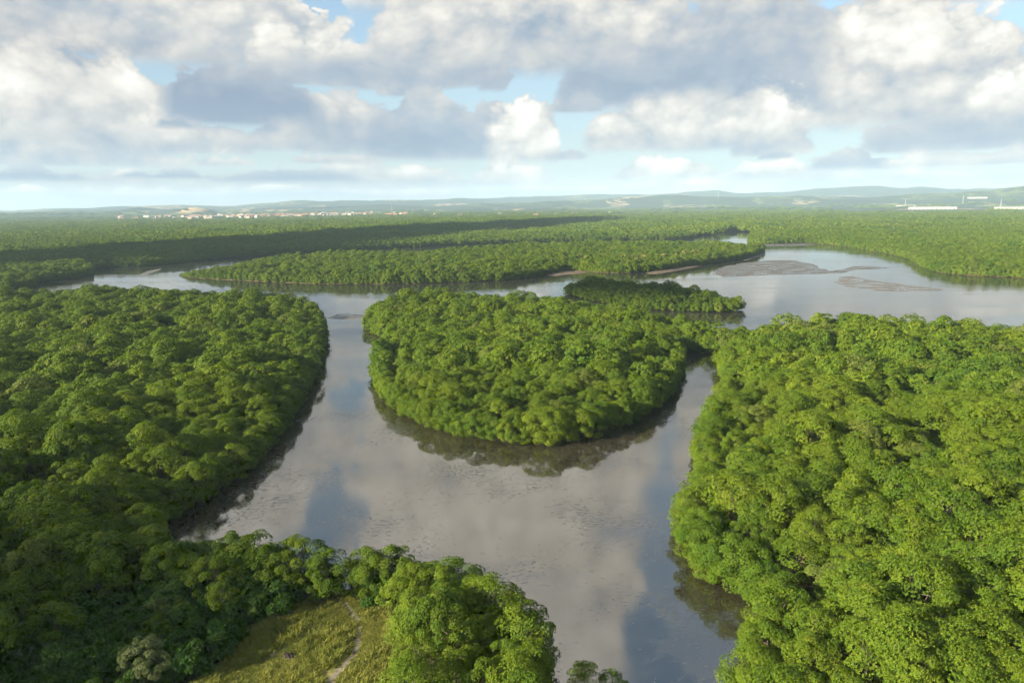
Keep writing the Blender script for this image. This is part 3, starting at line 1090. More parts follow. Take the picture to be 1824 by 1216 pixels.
two_lods('mangrove_stand', rest['left'], 'dense mangrove canopy covering the left bank beyond the nearest trees', 'mangrove forest')
two_lods('mangrove_stand', rest['right'], 'sunlit mangrove canopy covering the right bank beyond the nearest trees', 'mangrove forest')
two_lods('mangrove_stand', T['island'], 'rounded mangrove island in the middle of the creek', 'mangrove forest')
two_lods('mangrove_stand', T['islet'], 'narrow dark mangrove islet in the open river behind the round island', 'mangrove forest')
two_lods('mangrove_stand', T['peninsula'], 'bright mangrove peninsula across the open river', 'mangrove forest')
two_lods('mangrove_stand', T['far'], 'mangrove forest on the far bank of the river', 'mangrove forest')

# farther than that: patches of canopy, each a few dozen crowns
TILES = []
for k in range(4):
    rg = np.random.default_rng(900 + k)
    q = hexgrid(-42, 42, -42, 42, 7.2, seed=900 + k)
    q = q[np.hypot(q[:, 0], q[:, 1]) < 41]
    vs, fs, ts = [], [], []
    n0 = 0
    for p in q:
        s = 0.78 + 0.5 * rg.uniform()
        nq = 46
        d = unit(rg.normal(size=(nq, 3)) + np.array([0, 0, 0.7]))
        pos = d * np.array([4.4, 4.4, 3.6]) * s * rg.uniform(.93, 1.04, (nq, 1)) + np.array([p[0], p[1], 5.6 * s])
        v, f, t = leaf_cloud(rg, pos, unit(d + [0, 0, .25]), np.full(nq, rg.uniform(.2, .9)), 2, 2.3, 1.5, (0.0, 0.25))
        vs.append(v); fs.append(f + n0); ts.append(t)
        n0 += len(v)
    TILES.append(proto('source_canopy', mesh_np('canopy', np.vstack(vs), np.vstack(fs), M['leaf'], np.concatenate(ts))))
q = hexgrid(-3400, 3400, 1330, 3300, 62, seed=77)
q = q[in_view(q, 150) & inside(FAR, q)]
n = len(q)
s = 0.9 + 0.5 * fbm(q[:, 0] / 240, q[:, 1] / 240, 3, 3)
scatter('mangrove_stand', np.column_stack([q, np.full(n, 0.0), rng.uniform(0, 6.28, n), np.full(n, 1.0), s, rng.integers(0, 4, n)]), TILES,
        'endless mangrove canopy reaching to the plain before the hills', 'mangrove forest')

# ------------------------------------------------------------------ the plain and the hills beyond
def slope(px, py):
    d = ray(px, py)
    return math.atan2(d[0], d[1]), d[2] / math.hypot(d[0], d[1])


SKYLINE = [(-900, 372), (-300, 374), (0, 375), (60, 372), (200, 368), (300, 364), (420, 366), (470, 361), (520, 357), (650, 354), (830, 349), (900, 349), (1000, 345), (1080, 341), (1170, 342), (1230, 337),
           (1280, 333), (1310, 338), (1400, 337), (1470, 329), (1530, 325), (1570, 326), (1600, 331), (1640, 327), (1690, 332), (1760, 329), (1824, 325), (2200, 325), (2800, 330)]
MIDLINE = [(-900, 380), (0, 381), (120, 377), (200, 378), (250, 372), (300, 376), (350, 371), (400, 378), (480, 373), (600, 370), (700, 366), (760, 369), (860, 363), (950, 362), (1050, 357), (1150, 353), (1250, 350), (1330, 349),
           (1450, 347), (1540, 350), (1650, 343), (1760, 340), (1824, 336), (2200, 338), (2800, 340)]


def prof(line, r0):
    a, h = [], []
    for px, py in line:
        az, sl = slope(px, py)
        a.append(az)
        h.append(CAM_H + r0 * sl)
    return np.array(a), np.array(h)


SA, SH = prof(SKYLINE, 12500.0)
MA, MH = prof(MIDLINE, 8200.0)


def ground_z(x, y):
    r = np.hypot(x, y)
    az = np.arctan2(x, y)
    n1 = fbm(x / 900, y / 900, 21, 5)
    n2 = fbm(x / 420, y / 420, 22, 4)
    z = -0.6 + np.clip((r - 2900) / 600, 0, 1) * 1.6 + np.clip((r - 3600) / 2600, 0, 1) * 9
    b = np.interp(az, SA, SH) * np.exp(-((r - 12500) / 1700) ** 2) * (0.64 + 0.30 * n1)
    c = np.interp(az, MA, MH) * np.exp(-((r - 8200) / 900) ** 2) * (0.62 + 0.62 * n1)
    e = 46 * np.clip((r - 5600) / 1200, 0, 1) * np.clip((n2 - 0.42) * 2.2, 0, 1)
    n3 = fbm(x / 260, y / 260, 23, 4)
    hill = np.maximum(np.maximum(b, c), e)
    z = z + hill + (n3 - 0.5) * 34 * np.clip(hill / 60, 0, 1)
    hx, hy = P(350, 384, 6)                     # the bare sandy hill behind the town
    k = 6400 / math.hypot(hx, hy)
    z = z + 62 * np.exp(-(((x - hx * k) / 150) ** 2 + ((y - hy * k) / 260) ** 2))
    return z


def hills_material():
    mt, g, out = material('hill_country')
    geo = g.new('ShaderNodeNewGeometry')
    p = geo.outputs['Position']
    wob = g.vec('ADD', p, g.vec('MULTIPLY', g.noise(p, 0.0016, 3.0, 0.5, color=True), (420.0, 420.0, 0.0)))
    cell = g.voro(g.vec('MULTIPLY', wob, (1.0, 0.55, 0.0)), 0.0030, out='Color')
    s = g.sep(cell)
    wood = g.noise(p, 0.012, 5.0, 0.65)
    c = g.ramp(s[0], [(0.0, (0.020, 0.036, 0.018)), (0.58, (0.026, 0.045, 0.020)), (0.68, (0.08, 0.105, 0.035)), (0.86, (0.12, 0.14, 0.05)), (0.95, (0.20, 0.165, 0.09)), (1.0, (0.33, 0.25, 0.15))])
    c = g.cmix(g.mapr(wood, 0.46, 0.53), c, (0.022, 0.038, 0.018))
    pb = g.new('ShaderNodeBsdfPrincipled')
    # the bare sandy hill
    hx, hy = P(350, 384, 6)
    k = 6400 / math.hypot(hx, hy)
    dd = g.vec('LENGTH', g.vec('MULTIPLY', g.vec('SUBTRACT', p, (hx * k, hy * k - 60, 0)), (1 / 110.0, 1 / 200.0, 0)))
    c = g.cmix(g.mapr(g.math('ADD', dd, g.math('MULTIPLY', wood, 0.5)), 1.45, 0.95), c, (0.36, 0.27, 0.15))
    g.put(pb.inputs['Base Color'], c)
    pb.inputs['Roughness'].default_value = 0.95
    pb.inputs['Specular IOR Level'].default_value = 0.1
    g.put(out.inputs['Surface'], pb.outputs[0])
    return mt


na, nr = 420, 190
azs = np.linspace(R(-62), R(62), na)
rs = 2900 * (16500 / 2900) ** np.linspace(0, 1, nr)
A_, R_ = np.meshgrid(azs, rs)
X_, Y_ = R_ * np.sin(A_), R_ * np.cos(A_)
Z_ = ground_z(X_, Y_)
idx = np.arange(na * nr).reshape(nr, na)
fc = np.stack([idx[:-1, :-1], idx[:-1, 1:], idx[1:, 1:], idx[1:, :-1]], -1).reshape(-1, 4)
o = link('hills', mesh_np('hills', np.stack([X_, Y_, Z_], -1).reshape(-1, 3), fc, hills_material(), smooth=True))
o['kind'] = 'structure'
o = link('ground', mesh_py('ground', [(-17000, -6000, -1.2), (17000, -6000, -1.2), (17000, 17000, -1.2), (-17000, 17000, -1.2)], [(0, 1, 2, 3)], M['bank_mud']))
o['kind'] = 'structure'

# woods and hedges scattered over the plain
q = hexgrid(-4200, 4200, 2900, 6200, 80, seed=78)
q = q[in_view(q, 200)]
den = fbm(q[:, 0] / 700, q[:, 1] / 260, 41, 3)
rr = np.hypot(q[:, 0], q[:, 1])
q = q[(den + rng.normal(0, .05, len(q)) > np.interp(rr, [2900, 3400, 4500, 6200], [.30, .48, .56, .57]))]
n = len(q)
scatter('plain_woods', np.column_stack([q, ground_z(q[:, 0], q[:, 1]) - 0.3, rng.uniform(0, 6.28, n), rng.uniform(.5, 1.0, n), rng.uniform(.7, 1.35, n), rng.integers(0, 4, n)]), TILES,
        'dark woods and hedges scattered over the plain before the hills', 'woods')

# ------------------------------------------------------------------ town and works on the plain
M['wall'] = plain_material('house_render', (0.25, 0.235, 0.21), (0.36, 0.34, 0.31), 0.2, 0.9)
M['roof_red'] = plain_material('clay_roof', (0.20, 0.10, 0.06), (0.28, 0.15, 0.09), 0.3, 0.9)
M['roof_grey'] = plain_material('fibre_roof', (0.18, 0.18, 0.175), (0.28, 0.275, 0.27), 0.3, 0.9)
M['steel'] = plain_material('painted_steel', (0.26, 0.26, 0.26), (0.36, 0.36, 0.36), 0.5, 0.6)
M['window'] = plain_material('dark_window', (0.03, 0.035, 0.04), (0.06, 0.065, 0.07), 0.5, 0.3)


def gable(w, d, h, rh, eave=0.6):
    """Walls and roof of a gabled building as two meshes (verts, faces)."""
    x, y = w / 2, d / 2
    wv = [(-x, -y, 0), (x, -y, 0), (x, y, 0), (-x, y, 0), (-x, -y, h), (x, -y, h), (x, y, h), (-x, y, h), (-x, 0, h + rh), (x, 0, h + rh)]
    wf = [(0, 1, 5, 4), (2, 3, 7, 6), (1, 2, 6, 9, 5), (3, 0, 4, 8, 7)]
    X, Yy = x + eave, y + eave
    k = rh / y * eave
    t = 0.35
    rv = [(-X, -Yy, h - k + .05), (X, -Yy, h - k + .05), (X, 0, h + rh + .05), (-X, 0, h + rh + .05), (X, Yy, h - k + .05), (-X, Yy, h - k + .05)]
    rv = rv + [(a, b, c + t) for a, b, c in rv]
    rf = [(6, 7, 8, 9), (9, 8, 10, 11), (1, 0, 3, 2), (2, 3, 5, 4), (0, 1, 7, 6), (4, 5, 11, 10), (1, 2, 8, 7), (2, 4, 10, 8), (5, 3, 9, 11), (3, 0, 6, 9)]
    return (wv, wf), (rv, rf)


HOUSES = []
for (w, d, h, rh, rm) in ((14, 10, 4.5, 2.6, 'roof_red'), (18, 11, 7.5, 2.4, 'roof_red'), (22, 12, 5.5, 2.2, 'roof_grey'), (12, 10, 9.5, 1.6, 'roof_grey'), (26, 13, 6.0, 2.6, 'roof_red')):
    (wv, wf), (rv, rf) = gable(w, d, h, rh)
    HOUSES.append((mesh_py('wall', wv, wf, M['wall']), mesh_py('roof', rv, rf, M[rm])))
rg = np.random.default_rng(55)


def on_plain(px, r):
    """A spot r metres off, in the direction of the photograph's column px."""
    d = ray(px, 378)
    h = math.hypot(d[0], d[1])
    x, y = d[0] / h * r, d[1] / h * r
    return x, y, float(ground_z(np.array([x]), np.array([y]))[0])


def put_house(px, r, label, group, k=None, s=1.0):
    x, y, z = on_plain(px, r)
    e = D.objects.new('house', None)
    col.objects.link(e)
    e.location = (x, y, z - 0.15)
    e.rotation_euler = (0, 0, rg.uniform(-0.5, 0.5) + (math.pi / 2 if rg.uniform() < .3 else 0))
    e.scale = (s, s, s)
    w, rf_ = HOUSES[rg.integers(0, len(HOUSES)) if k is None else k]
    link('wall', w, e)
    link('roof', rf_, e)
    tag(e, label, 'house', group)


for i in range(250):
    px = float(np.clip(rg.normal(490, 120), 215, 720))
    put_house(px, float(rg.uniform(4300, 5500)), 'small pale house in the white town below the low hills', 'houses of the distant town', s=rg.uniform(1.3, 2.1))
for i in range(26):
    put_house(float(rg.uniform(700, 1130)), float(rg.uniform(3700, 4600)), 'lone pale house on the plain between the town and the yellow fields', 'scattered houses of the plain', s=rg.uniform(1.0, 1.5))


def hall(px, py, width_px, label, h=14.0, d=50.0, tone='wall'):
    x, y, z = on_plain(px, py)
    w = width_px / FPX * math.hypot(x, y)
    (wv, wf), (rv, rf) = gable(w, d, h, 5.0, 1.2)
    e = D.objects.new('factory_hall', None)
    col.objects.link(e)
    e.location = (x, y, z - 0.2)
    e.rotation_euler = (0, 0, -math.atan2(x, y))
    wall = link('wall', mesh_py('wall', wv, wf, M['wall']), e)
    link('roof', mesh_py('roof', rv, rf, M['roof_grey']), e)
    nb = max(3, int(w / 22))
    gv = [(-3, 0, 0), (3, 0, 0), (3, 0, 7), (-3, 0, 7), (-3, -.3, 0), (3, -.3, 0), (3, -.3, 7), (-3, -.3, 7)]
    gf = [(4, 5, 6, 7), (0, 4, 7, 3), (5, 1, 2, 6), (7, 6, 2, 3)]
    gm = mesh_py('gate', gv, gf, M['window'])
    for k in range(nb):
        link('gate', gm, e, loc=(-w / 2 + (k + .5) * w / nb, -d / 2 - 0.02, 0.3))
    tag(e, label, 'factory')


hall(1660, 5200, 62, 'long white factory hall on the plain under the blue hills', 13)
hall(1802, 5000, 42, 'bright white hall at the edge of the bare orange earth', 12)
hall(1612, 6000, 26, 'small white works building beside a mast, on rising ground', 10)
hall(1738, 7400, 24, 'white buildings block high on the slope above the factory halls', 10)
hall(612, 5200, 26, 'long pale warehouse at the right end of the town', 10)
hall(1158, 381.0, 8, 'single white shed at the rim of the mangrove forest', 6, 20) if False else None


def mast(px, py, h, label):
    x, y, z = on_plain(px, py)
    parts = []
    b = 4.0
    for sx, sy in ((-1, -1), (1, -1), (1, 1), (-1, 1)):
        parts.append(tube([(sx * b, sy * b, 0), (sx * .7, sy * .7, h)], [0.38, 0.22], 4))
    nb = 9
    for k in range(nb):
        t0, t1 = k / nb, (k + 1) / nb
        w0, w1 = b + (0.7 - b) * t0, b + (0.7 - b) * t1
        c0 = [(-w0, -w0), (w0, -w0), (w0, w0), (-w0, w0)]
        c1 = [(-w1, -w1), (w1, -w1), (w1, w1), (-w1, w1)]
        for i in range(4):
            a, c = c0[i], c1[(i + 1) % 4]
            parts.append(tube([(a[0], a[1], h * t0), (c[0], c[1], h * t1)], [0.16, 0.16], 4))
    v, f = join_tubes(parts)
    e = D.objects.new('radio_mast', None)
    col.objects.link(e)
    e.location = (x, y, z - .2)
    link('lattice', mesh_py('lattice', v, f, M['steel']), e)
    v, f = tube([(0, 0, h - .5), (0, 0, h * 1.14)], [0.5, 0.25], 6)
    link('antenna', mesh_py('antenna', v, f, M['steel']), e)
    tag(e, label, 'mast')


mast(698, 4700, 78, 'tall pale lattice mast on the plain right of the town')
mast(1278, 7900, 80, 'pale mast on the green hill in front of the flat-topped blue peak')
mast(1611, 5900, 62, 'thin white mast rising beside the small works building')
mast(1713, 6800, 70, 'thin mast on the slope above the long factory hall')
mast(1781, 4900, 58, 'white mast standing in front of the bright white hall')
mast(266, 4500, 48, 'pale mast at the near edge of the town, left of the houses')

# ------------------------------------------------------------------ passing clouds overhead, to the sunward side
M['cloud'] = plain_material('cloud_white', (0.80, 0.81, 0.83), (0.86, 0.86, 0.86), 0.004, 1.0, spec=0.0)


def cloud_body(cx, cy, z, lx, ly, lz, rot, seed, label):
    """A heaped cloud with a flattish base; it shades the ground where the photograph is in shade."""
    nu, nv = 120, 60
    th = np.linspace(0, math.pi, nv)[:, None]
    ph = np.linspace(0, 2 * math.pi, nu, endpoint=False)[None, :]
    x, y, zz = np.sin(th) * np.cos(ph), np.sin(th) * np.sin(ph), np.cos(th) * np.ones_like(ph)
    lump = 0.62 + 0.75 * fbm(x * 2.2 * lx / 300 + y * 1.7 + 9, y * 2.2 * ly / 300 + zz * 1.9 + 5, seed, 5)
    X, Y, Zc = x * lump * lx, y * lump * ly, np.where(zz > 0, zz, zz * 0.3) * lump * lz
    c, s = math.cos(rot), math.sin(rot)
    v = np.stack([cx + X * c - Y * s, cy + X * s + Y * c, z + Zc], -1).reshape(-1, 3)
    ii = np.arange(nu * nv).reshape(nv, nu)
    jn = np.roll(ii, -1, 1)
    f = np.stack([ii[:-1], ii[1:], jn[1:], jn[:-1]], -1).reshape(-1, 4)
    o = link('cloud', mesh_np('cloud', v, f, M['cloud'], smooth=True))
    tag(o, label, 'cloud', None, 'stuff')


def shade(sx, sy, lx, ly, rot, seed, label, alt=900.0, lz=140.0):
    k = alt / math.tan(SUN_EL)
    cloud_body(sx + math.sin(SUN_AZ) * k, sy + math.cos(SUN_AZ) * k, alt, lx, ly, lz, rot, seed, label)


shade(-170, 1650, 1250, 112, math.atan2(1950, 850), 61, 'long drifting cloud high over the far bank')
shade(80, 444, 62, 20, -0.66, 64, 'scrap of cloud high to the left, shading the islet behind the round island', lz=25.0)
shade(-68, 99, 29, 16, math.atan2(60, -50), 65, 'small scrap of cloud high overhead, shading the lower left thicket', lz=14.0)
shade(-2600, 8600, 2600, 1100, 0.5, 63, 'great high cloud far to the left, shading the hills', alt=3000.0, lz=300.0)

# ------------------------------------------------------------------ air
mt = D.materials.new('moist_air')
mt.use_nodes = True
mt.node_tree.nodes.clear()
g = G(mt.node_tree)
outn = g.new('ShaderNodeOutputMaterial')
pv = g.new('ShaderNodeVolumePrincipled')
pv.inputs['Color'].default_value = (0.52, 0.74, 1.0, 1)
pv.inputs['Density'].default_value = 6.0e-5
pv.inputs['Anisotropy'].default_value = 0.0
g.put(outn.inputs['Volume'], pv.outputs[0])
bx = [(x, y, z) for z in (-3.0, 470.0) for x, y in ((-18000, -7000), (18000, -7000), (18000, 18000), (-18000, 18000))]
o = link('haze', mesh_py('haze', bx, [(3, 2, 1, 0), (4, 5, 6, 7), (0, 1, 5, 4), (1, 2, 6, 5), (2, 3, 7, 6), (3, 0, 4, 7)], mt))
tag(o, 'thin bluish haze in the air over the whole estuary', 'haze', None, 'stuff')

# ------------------------------------------------------------------ the clearing in the foreground
def strip(name, pts, width, z, mat, seed):
    c = smooth_poly(pts, closed=False, step=1.2, rough=0.08, seed=seed)
    t = np.gradient(c, axis=0)
    nrm = unit(np.column_stack([-t[:, 1], t[:, 0]]))
    rg_ = np.random.default_rng(seed)
    w = width * (0.75 + 0.5 * vnoise(np.arange(len(c)) * 0.4, np.zeros(len(c)), seed)) + rg_.normal(0, 0.05, len(c))
    a, b = c + nrm * w[:, None] / 2, c - nrm * w[:, None] / 2
    n = len(c)
    vs = [(*p, z) for p in a] + [(*p, z) for p in b]
    fs = [(i, n + i, n + i + 1, i + 1) for i in range(n - 1)]
    o = link(name, mesh_py(name, vs, fs, mat))
    o['kind'] = 'structure'
    return c


vs = [(p[0], p[1], 0.80) for p in CLEAR] + [(*(CLEAR.mean(0) + (p - CLEAR.mean(0)) * 1.12), 0.30) for p in CLEAR]
n = len(CLEAR)
ar = 0.5 * np.sum(CLEAR[:, 0] * np.roll(CLEAR[:, 1], -1) - np.roll(CLEAR[:, 0], -1) * CLEAR[:, 1])
fs = [tuple(range(n)) if ar > 0 else tuple(range(n))[::-1]] + [((i, n + i, n + (i + 1) % n, (i + 1) % n) if ar > 0 else (i, (i + 1) % n, n + (i + 1) % n, n + i)) for i in range(n)]
o = link('meadow_ground', mesh_py('meadow_ground', vs, fs, M['meadow']))
o['kind'] = 'structure'
PATH1 = strip('path', [P(612, 1072, 0.8), P(624, 1086, 0.8), P(636, 1105, 0.8), P(641, 1128, 0.8), P(634, 1155, 0.8), P(615, 1182, 0.8), P(594, 1205, 0.8), P(570, 1260, 0.8)], 0.75, 0.806, M['sand'], 3)
PATH2 = strip('path', [P(600, 1096, 0.8), P(575, 1112, 0.8), P(540, 1136, 0.8), P(490, 1166, 0.8), P(440, 1196, 0.8), P(390, 1230, 0.8)], 0.5, 0.806, M['sand'], 4)
BARE = strip('bare_sand', [P(478, 1108, 0.8), P(500, 1096, 0.8), P(535, 1086, 0.8), P(575, 1078, 0.8)], 1.7, 0.804, M['sand'], 5)

# grass tufts
TUFT = []
for k in range(4):
    rg = np.random.default_rng(700 + k)
    nb = 46
    p0 = np.column_stack([rg.normal(0, .20, nb), rg.normal(0, .20, nb), np.zeros(nb)])
    q_ = rg.uniform(0, 6.28, nb)
    ln = rg.uniform(.30, .75, nb)
    lean = rg.uniform(.15, .9, nb)
    dr = np.column_stack([np.cos(q_) * lean, np.sin(q_) * lean, np.ones(nb)])
    dr = unit(dr)
    sd = np.column_stack([-np.sin(q_), np.cos(q_), np.zeros(nb)]) * 0.022
    tip = p0 + dr * ln[:, None]
    tip[:, 2] -= lean * ln * .25
    mid = p0 + dr * ln[:, None] * .6
    v = np.stack([p0 - sd, p0 + sd, mid + sd * .8, tip, mid - sd * .8], 1).reshape(-1, 3)
    f = np.arange(len(v)).reshape(-1, 5)
    TUFT.append(proto('source_tuft', mesh_np('tuft', v, f, M['grass'], np.repeat(rg.uniform(0, .9, nb), 5))))
lo, hi = CLEAR.min(0), CLEAR.max(0)
q = hexgrid(lo[0], hi[0], max(lo[1], 40), hi[1], 0.36, seed=5)
q = q[inside(CLEAR, q)]


def away(q, line, w):
    d = np.full(len(q), 1e9)
    for p in line:
        d = np.minimum(d, np.hypot(q[:, 0] - p[0], q[:, 1] - p[1]))
    return d > w


q = q[away(q, PATH1, 0.80) & away(q, PATH2, 0.52)]
PIT = P(515, 1168, 0.8)
q = q[np.hypot(q[:, 0] - PIT[0], q[:, 1] - PIT[1]) > 1.0]
bare = ~away(q, BARE, 1.1)
q = q[~(bare & (rng.uniform(size=len(q)) < .75))]
h = fbm(q[:, 0] / 2.2, q[:, 1] / 2.2, 12, 3)
q, h = q[h > 0.30], h[h > 0.30]
n = len(q)
low = np.column_stack([q, np.full(n, 0.8), rng.uniform(0, 6.28, n), 0.6 + h, 0.15 + 0.55 * h * rng.uniform(.6, 1.2, n), rng.integers(0, 4, n)])
q = hexgrid(lo[0], hi[0], max(lo[1], 40), hi[1], 0.95, jit=.45, seed=6)
q = q[inside(CLEAR, q)]
q = q[away(q, PATH1, 1.35) & away(q, PATH2, 1.0) & (np.hypot(q[:, 0] - PIT[0], q[:, 1] - PIT[1]) > 1.5)]
h = fbm(q[:, 0] / 3.5, q[:, 1] / 3.5, 13, 3)
q, h = q[h > .36], h[h > .36]
n2_ = len(q)
big = np.column_stack([q, np.full(n2_, 0.8), rng.uniform(0, 6.28, n2_), rng.uniform(1.1, 2.0, n2_), rng.uniform(.8, 1.7, n2_) * (0.4 + h), rng.integers(0, 4, n2_)])
print('tufts', n, n2_)
scatter('meadow_grass', np.vstack([low, big]), TUFT,
        'tussocky straw and green grass of the foreground clearing', 'grass')

# the burnt hollow in the grass
vs, fs = [], []
ring = [(0.0, -0.02), (0.30, 0.0), (0.5, 0.06), (0.7, 0.05), (1.0, 0.012)]
ns = 22
rg = np.random.default_rng(4)
wob = 1 + rg.normal(0, .22, ns)
for k, (r, z) in enumerate(ring):
    for s in range(ns):
        a = 2 * math.pi * s / ns
        vs.append((PIT[0] + r * wob[s] * 1.15 * math.cos(a), PIT[1] + r * wob[s] * .8 * math.sin(a), 0.81 + z + (rg.normal(0, .03) if 0 < k < 4 else 0)))
for k in range(len(ring) - 1):
    for s in range(ns):
        s2 = (s + 1) % ns
        fs.append((k * ns + s, (k + 1) * ns + s, (k + 1) * ns + s2, k * ns + s2))
M['ash'] = plain_material('ash', (0.10, 0.085, 0.06), (0.17, 0.15, 0.12), 3.0, 0.95)
M['char'] = plain_material('charcoal', (0.010, 0.008, 0.008), (0.030, 0.022, 0.018), 5.0, 0.9)
e = D.objects.new('fire_pit', None)
col.objects.link(e)
link('ash_rim', mesh_py('ash_rim', vs, fs, M['ash'], smooth=True), e)
parts = []
for k in range(9):
    a = rg.uniform(0, 6.28)
    r = rg.uniform(.1, .6)
    x, y = PIT[0] + r * math.cos(a), PIT[1] + r * .7 * math.sin(a)
    b = rg.uniform(0, 6.28)
    parts.append(tube([(x - .4 * math.cos(b), y - .4 * math.sin(b), .88), (x, y, .98 + rg.uniform(0, .12)), (x + .4 * math.cos(b), y + .4 * math.sin(b), .9)], [.16, .2, .13], 6))
v, f = join_tubes(parts)
link('burnt_log', mesh_py('burnt_log', v, f, M['char']), e)
tag(e, 'dark burnt heap with an ash rim in the straw-coloured grass', 'fire pit')

# ------------------------------------------------------------------ shrubs and other trees round the clearing
SHR = []
for k in range(4):
    me, tips = crown_mesh('crown', 300 + k, 1.8 + .2 * k, 0.2, 2.6 + .3 * k, 26, 60, 5, 0.36, 0.09, M['leaf_dark'], skirt=True, rc=(0.24, 0.40))
    SHR.append((me, trunk_mesh('stem', 300 + k, 1.5, 0.07, tips, roots=False)))
BRD = []
for k in range(3):
    me, tips = crown_mesh('crown', 330 + k, 3.3 + .3 * k, 1.4, 9.4 + .5 * k, 46, 110, 6, 0.19, 0.09, M['leaf'], skirt=True, rc=(0.22, 0.36), open_=0.06)
    BRD.append((me, trunk_mesh('trunk', 330 + k, 6.5, 0.22, tips, roots=False)))


def plant(name, meshes, x, y, z, s, label, cat, group=None, stem='trunk', rz=None):
    e = D.objects.new(name, None)
    col.objects.link(e)
    e.location = (x, y, z)
    e.rotation_euler = (0, 0, rng.uniform(0, 6.28) if rz is None else rz)
    e.scale = (s, s, s) if not isinstance(s, tuple) else s
    cm, tm = meshes
    link(stem, tm, e)
    link('crown', cm, e)
    tag(e, label, cat, group)
    return e


for (px, py, h, s, lab) in (
        (120, 985, 8.5, .95, 'sunlit round-headed tree at the left corner of the creek'),
        (190, 995, 8.5, 1.0, 'leafy tree with bright top left of the tallest creekside tree'),
        (262, 948, 9.5, 1.05, 'tallest bright-topped tree at the head of the creek'),
        (330, 962, 9.0, .9, 'dark tree just right of the tallest creekside tree'),
        (410, 958, 9.0, .95, 'pale green upright tree on the creek bank behind the clearing'),
        (470, 978, 8.0, .85, 'dark leafy tree on the creek bank, right of the pale upright one'),
        (535, 970, 8.5, .9, 'broad dark tree on the creek bank above the clearing'),
        (585, 985, 8.0, .85, 'dark tree at the gap in the creekside trees'),
        (655, 985, 7.5, .85, 'olive green tree at the top of the clearing'),
        (700, 980, 8.0, .9, 'leafy tree at the left end of the bright creekside trees'),
        (300, 985, 8.0, .9, 'shaded tree below the tallest creekside tree'),
        (440, 990, 7.0, .8, 'low dark tree in front of the pale upright one'),
        (505, 1000, 6.5, .75, 'low dark tree over the top of the thicket'),
        (560, 1008, 6.0, .7, 'low bushy tree above the bare sand patch'),
        (622, 1010, 5.5, .65, 'low olive tree where the sandy path ends'),
        (670, 1020, 5.0, .6, 'low bushy tree by the top right of the meadow'),
        (735, 1003, 8.0, .80, 'bright tree at the upper tip of the thicket right of the meadow'),
        (790, 1018, 7.5, .78, 'bright waterside tree below the upper tip of the right thicket'),
        (832, 1062, 7.0, .74, 'bright tree leaning to the creek midway down the right thicket'),
        (765, 1075, 8.0, .80, 'sunlit tree in the heart of the thicket right of the meadow'),
        (868, 1104, 6.5, .72, 'waterside tree in the lower half of the right thicket'),
        (815, 1128, 7.5, .78, 'sunlit tree in the lower heart of the right thicket'),
        (738, 1140, 7.0, .72, 'bright tree on the meadow side of the right thicket'),
        (905, 1150, 6.0, .68, 'low tree at the creek corner of the right thicket'),
        (855, 1185, 6.5, .70, 'bright tree at the lower edge of the right thicket'),
        (938, 1185, 5.0, .60, 'outermost small tree of the right thicket over the creek'),
        (1040, 1180, 5.0, .55, 'small tree poking up from the lower frame edge over the creek'),
        (1092, 1198, 4.0, .45, 'tiny treetop at the lower frame edge, right of the small tree'),
        (380, 1010, 7.0, .8, 'yellow-green tree hung with creepers left of the clearing'),
        (395, 1050, 5.5, .62, 'small yellow-green tree above the dark shrubs'),
        (275, 1108, 4.5, .5, 'small bright-leaved tree standing among dark shrubs'),
        (95, 1090, 7.0, .8, 'shaded round tree in the dark lower left thicket'),
        (20, 1050, 8.0, .9, 'shaded tree in the lower left thicket beside the frame')):
    x, y = P(px, py, h)
    plant('broadleaf_tree', HI[NC + 1] if px > 1000 else BRD[rng.integers(0, 3)], x, y, 0.3, s, lab, 'tree', 'trees round the foreground clearing')

q = hexgrid(SHRUB_ZONE[:, 0].min(), SHRUB_ZONE[:, 0].max(), 46, SHRUB_ZONE[:, 1].max(), 3.0, seed=15)
q = q[inside(SHRUB_ZONE, q) & ~inside(CLEAR, q)]
q = q[edge_dist(CLEAR, q) > 0.9]
px_, py_, dp_ = to_px(q, 1.0)
q = q[(px_ > -60) & (px_ < 760) & (py_ < 1262)]
px_, py_, dp_ = to_px(q, 1.0)
print('shrubs', len(q))
for (x, y), px, py in zip(q, px_, py_):
    if px > 655:
        lab, gr = 'olive green shrub between the meadow and the bright creekside trees', 'shrubs right of the meadow'
    elif py < 1085:
        lab, gr = 'green shrub along the top of the meadow under the creekside trees', 'shrubs above the meadow'
    elif px > 300:
        lab, gr = 'dark green shrub in the thicket bordering the meadow', 'shrubs left of the meadow'
    elif px > 225:
        lab, gr = ('dark shrub just above the pale grey-green bush', 'shrubs above the pale bush') if py < 1150 else ('dark shrub at the lower edge right of the pale bush', 'shrubs right of the pale bush')
    elif px > 110:
        lab, gr = ('dark shrub up-left of the pale grey-green bush', 'shrubs up-left of the pale bush') if py < 1160 else ('dark shrub at the lower edge left of the pale bush', 'shrubs left of the pale bush')
    else:
        lab, gr = ('shaded shrub by the left frame edge near the whitish dead tree', 'shrubs near the whitish dead tree') if py < 1170 else ('shaded shrub in the lower left corner of the thicket', 'shrubs of the lower left corner')
    plant('shrub', SHR[rng.integers(0, 4)], x, y, 0.35, float(rng.uniform(.7, 1.35)), lab, 'shrub', gr, 'stem')

me, tips = crown_mesh('crown', 360, 2.9, 0.3, 6.0, 90, 46, 5, 0.20, 0.075, M['leaf_grey'], skirt=True, rc=(0.13, 0.20), open_=0.08)
x, y = P(255, 1150, 5.6)
plant('pale_bush', (me, trunk_mesh('trunk', 360, 4.5, .14, tips, roots=False)), x, y, 0.4, 1.05, 'pale grey-green rounded bush at the lower edge, left of the meadow', 'bush')


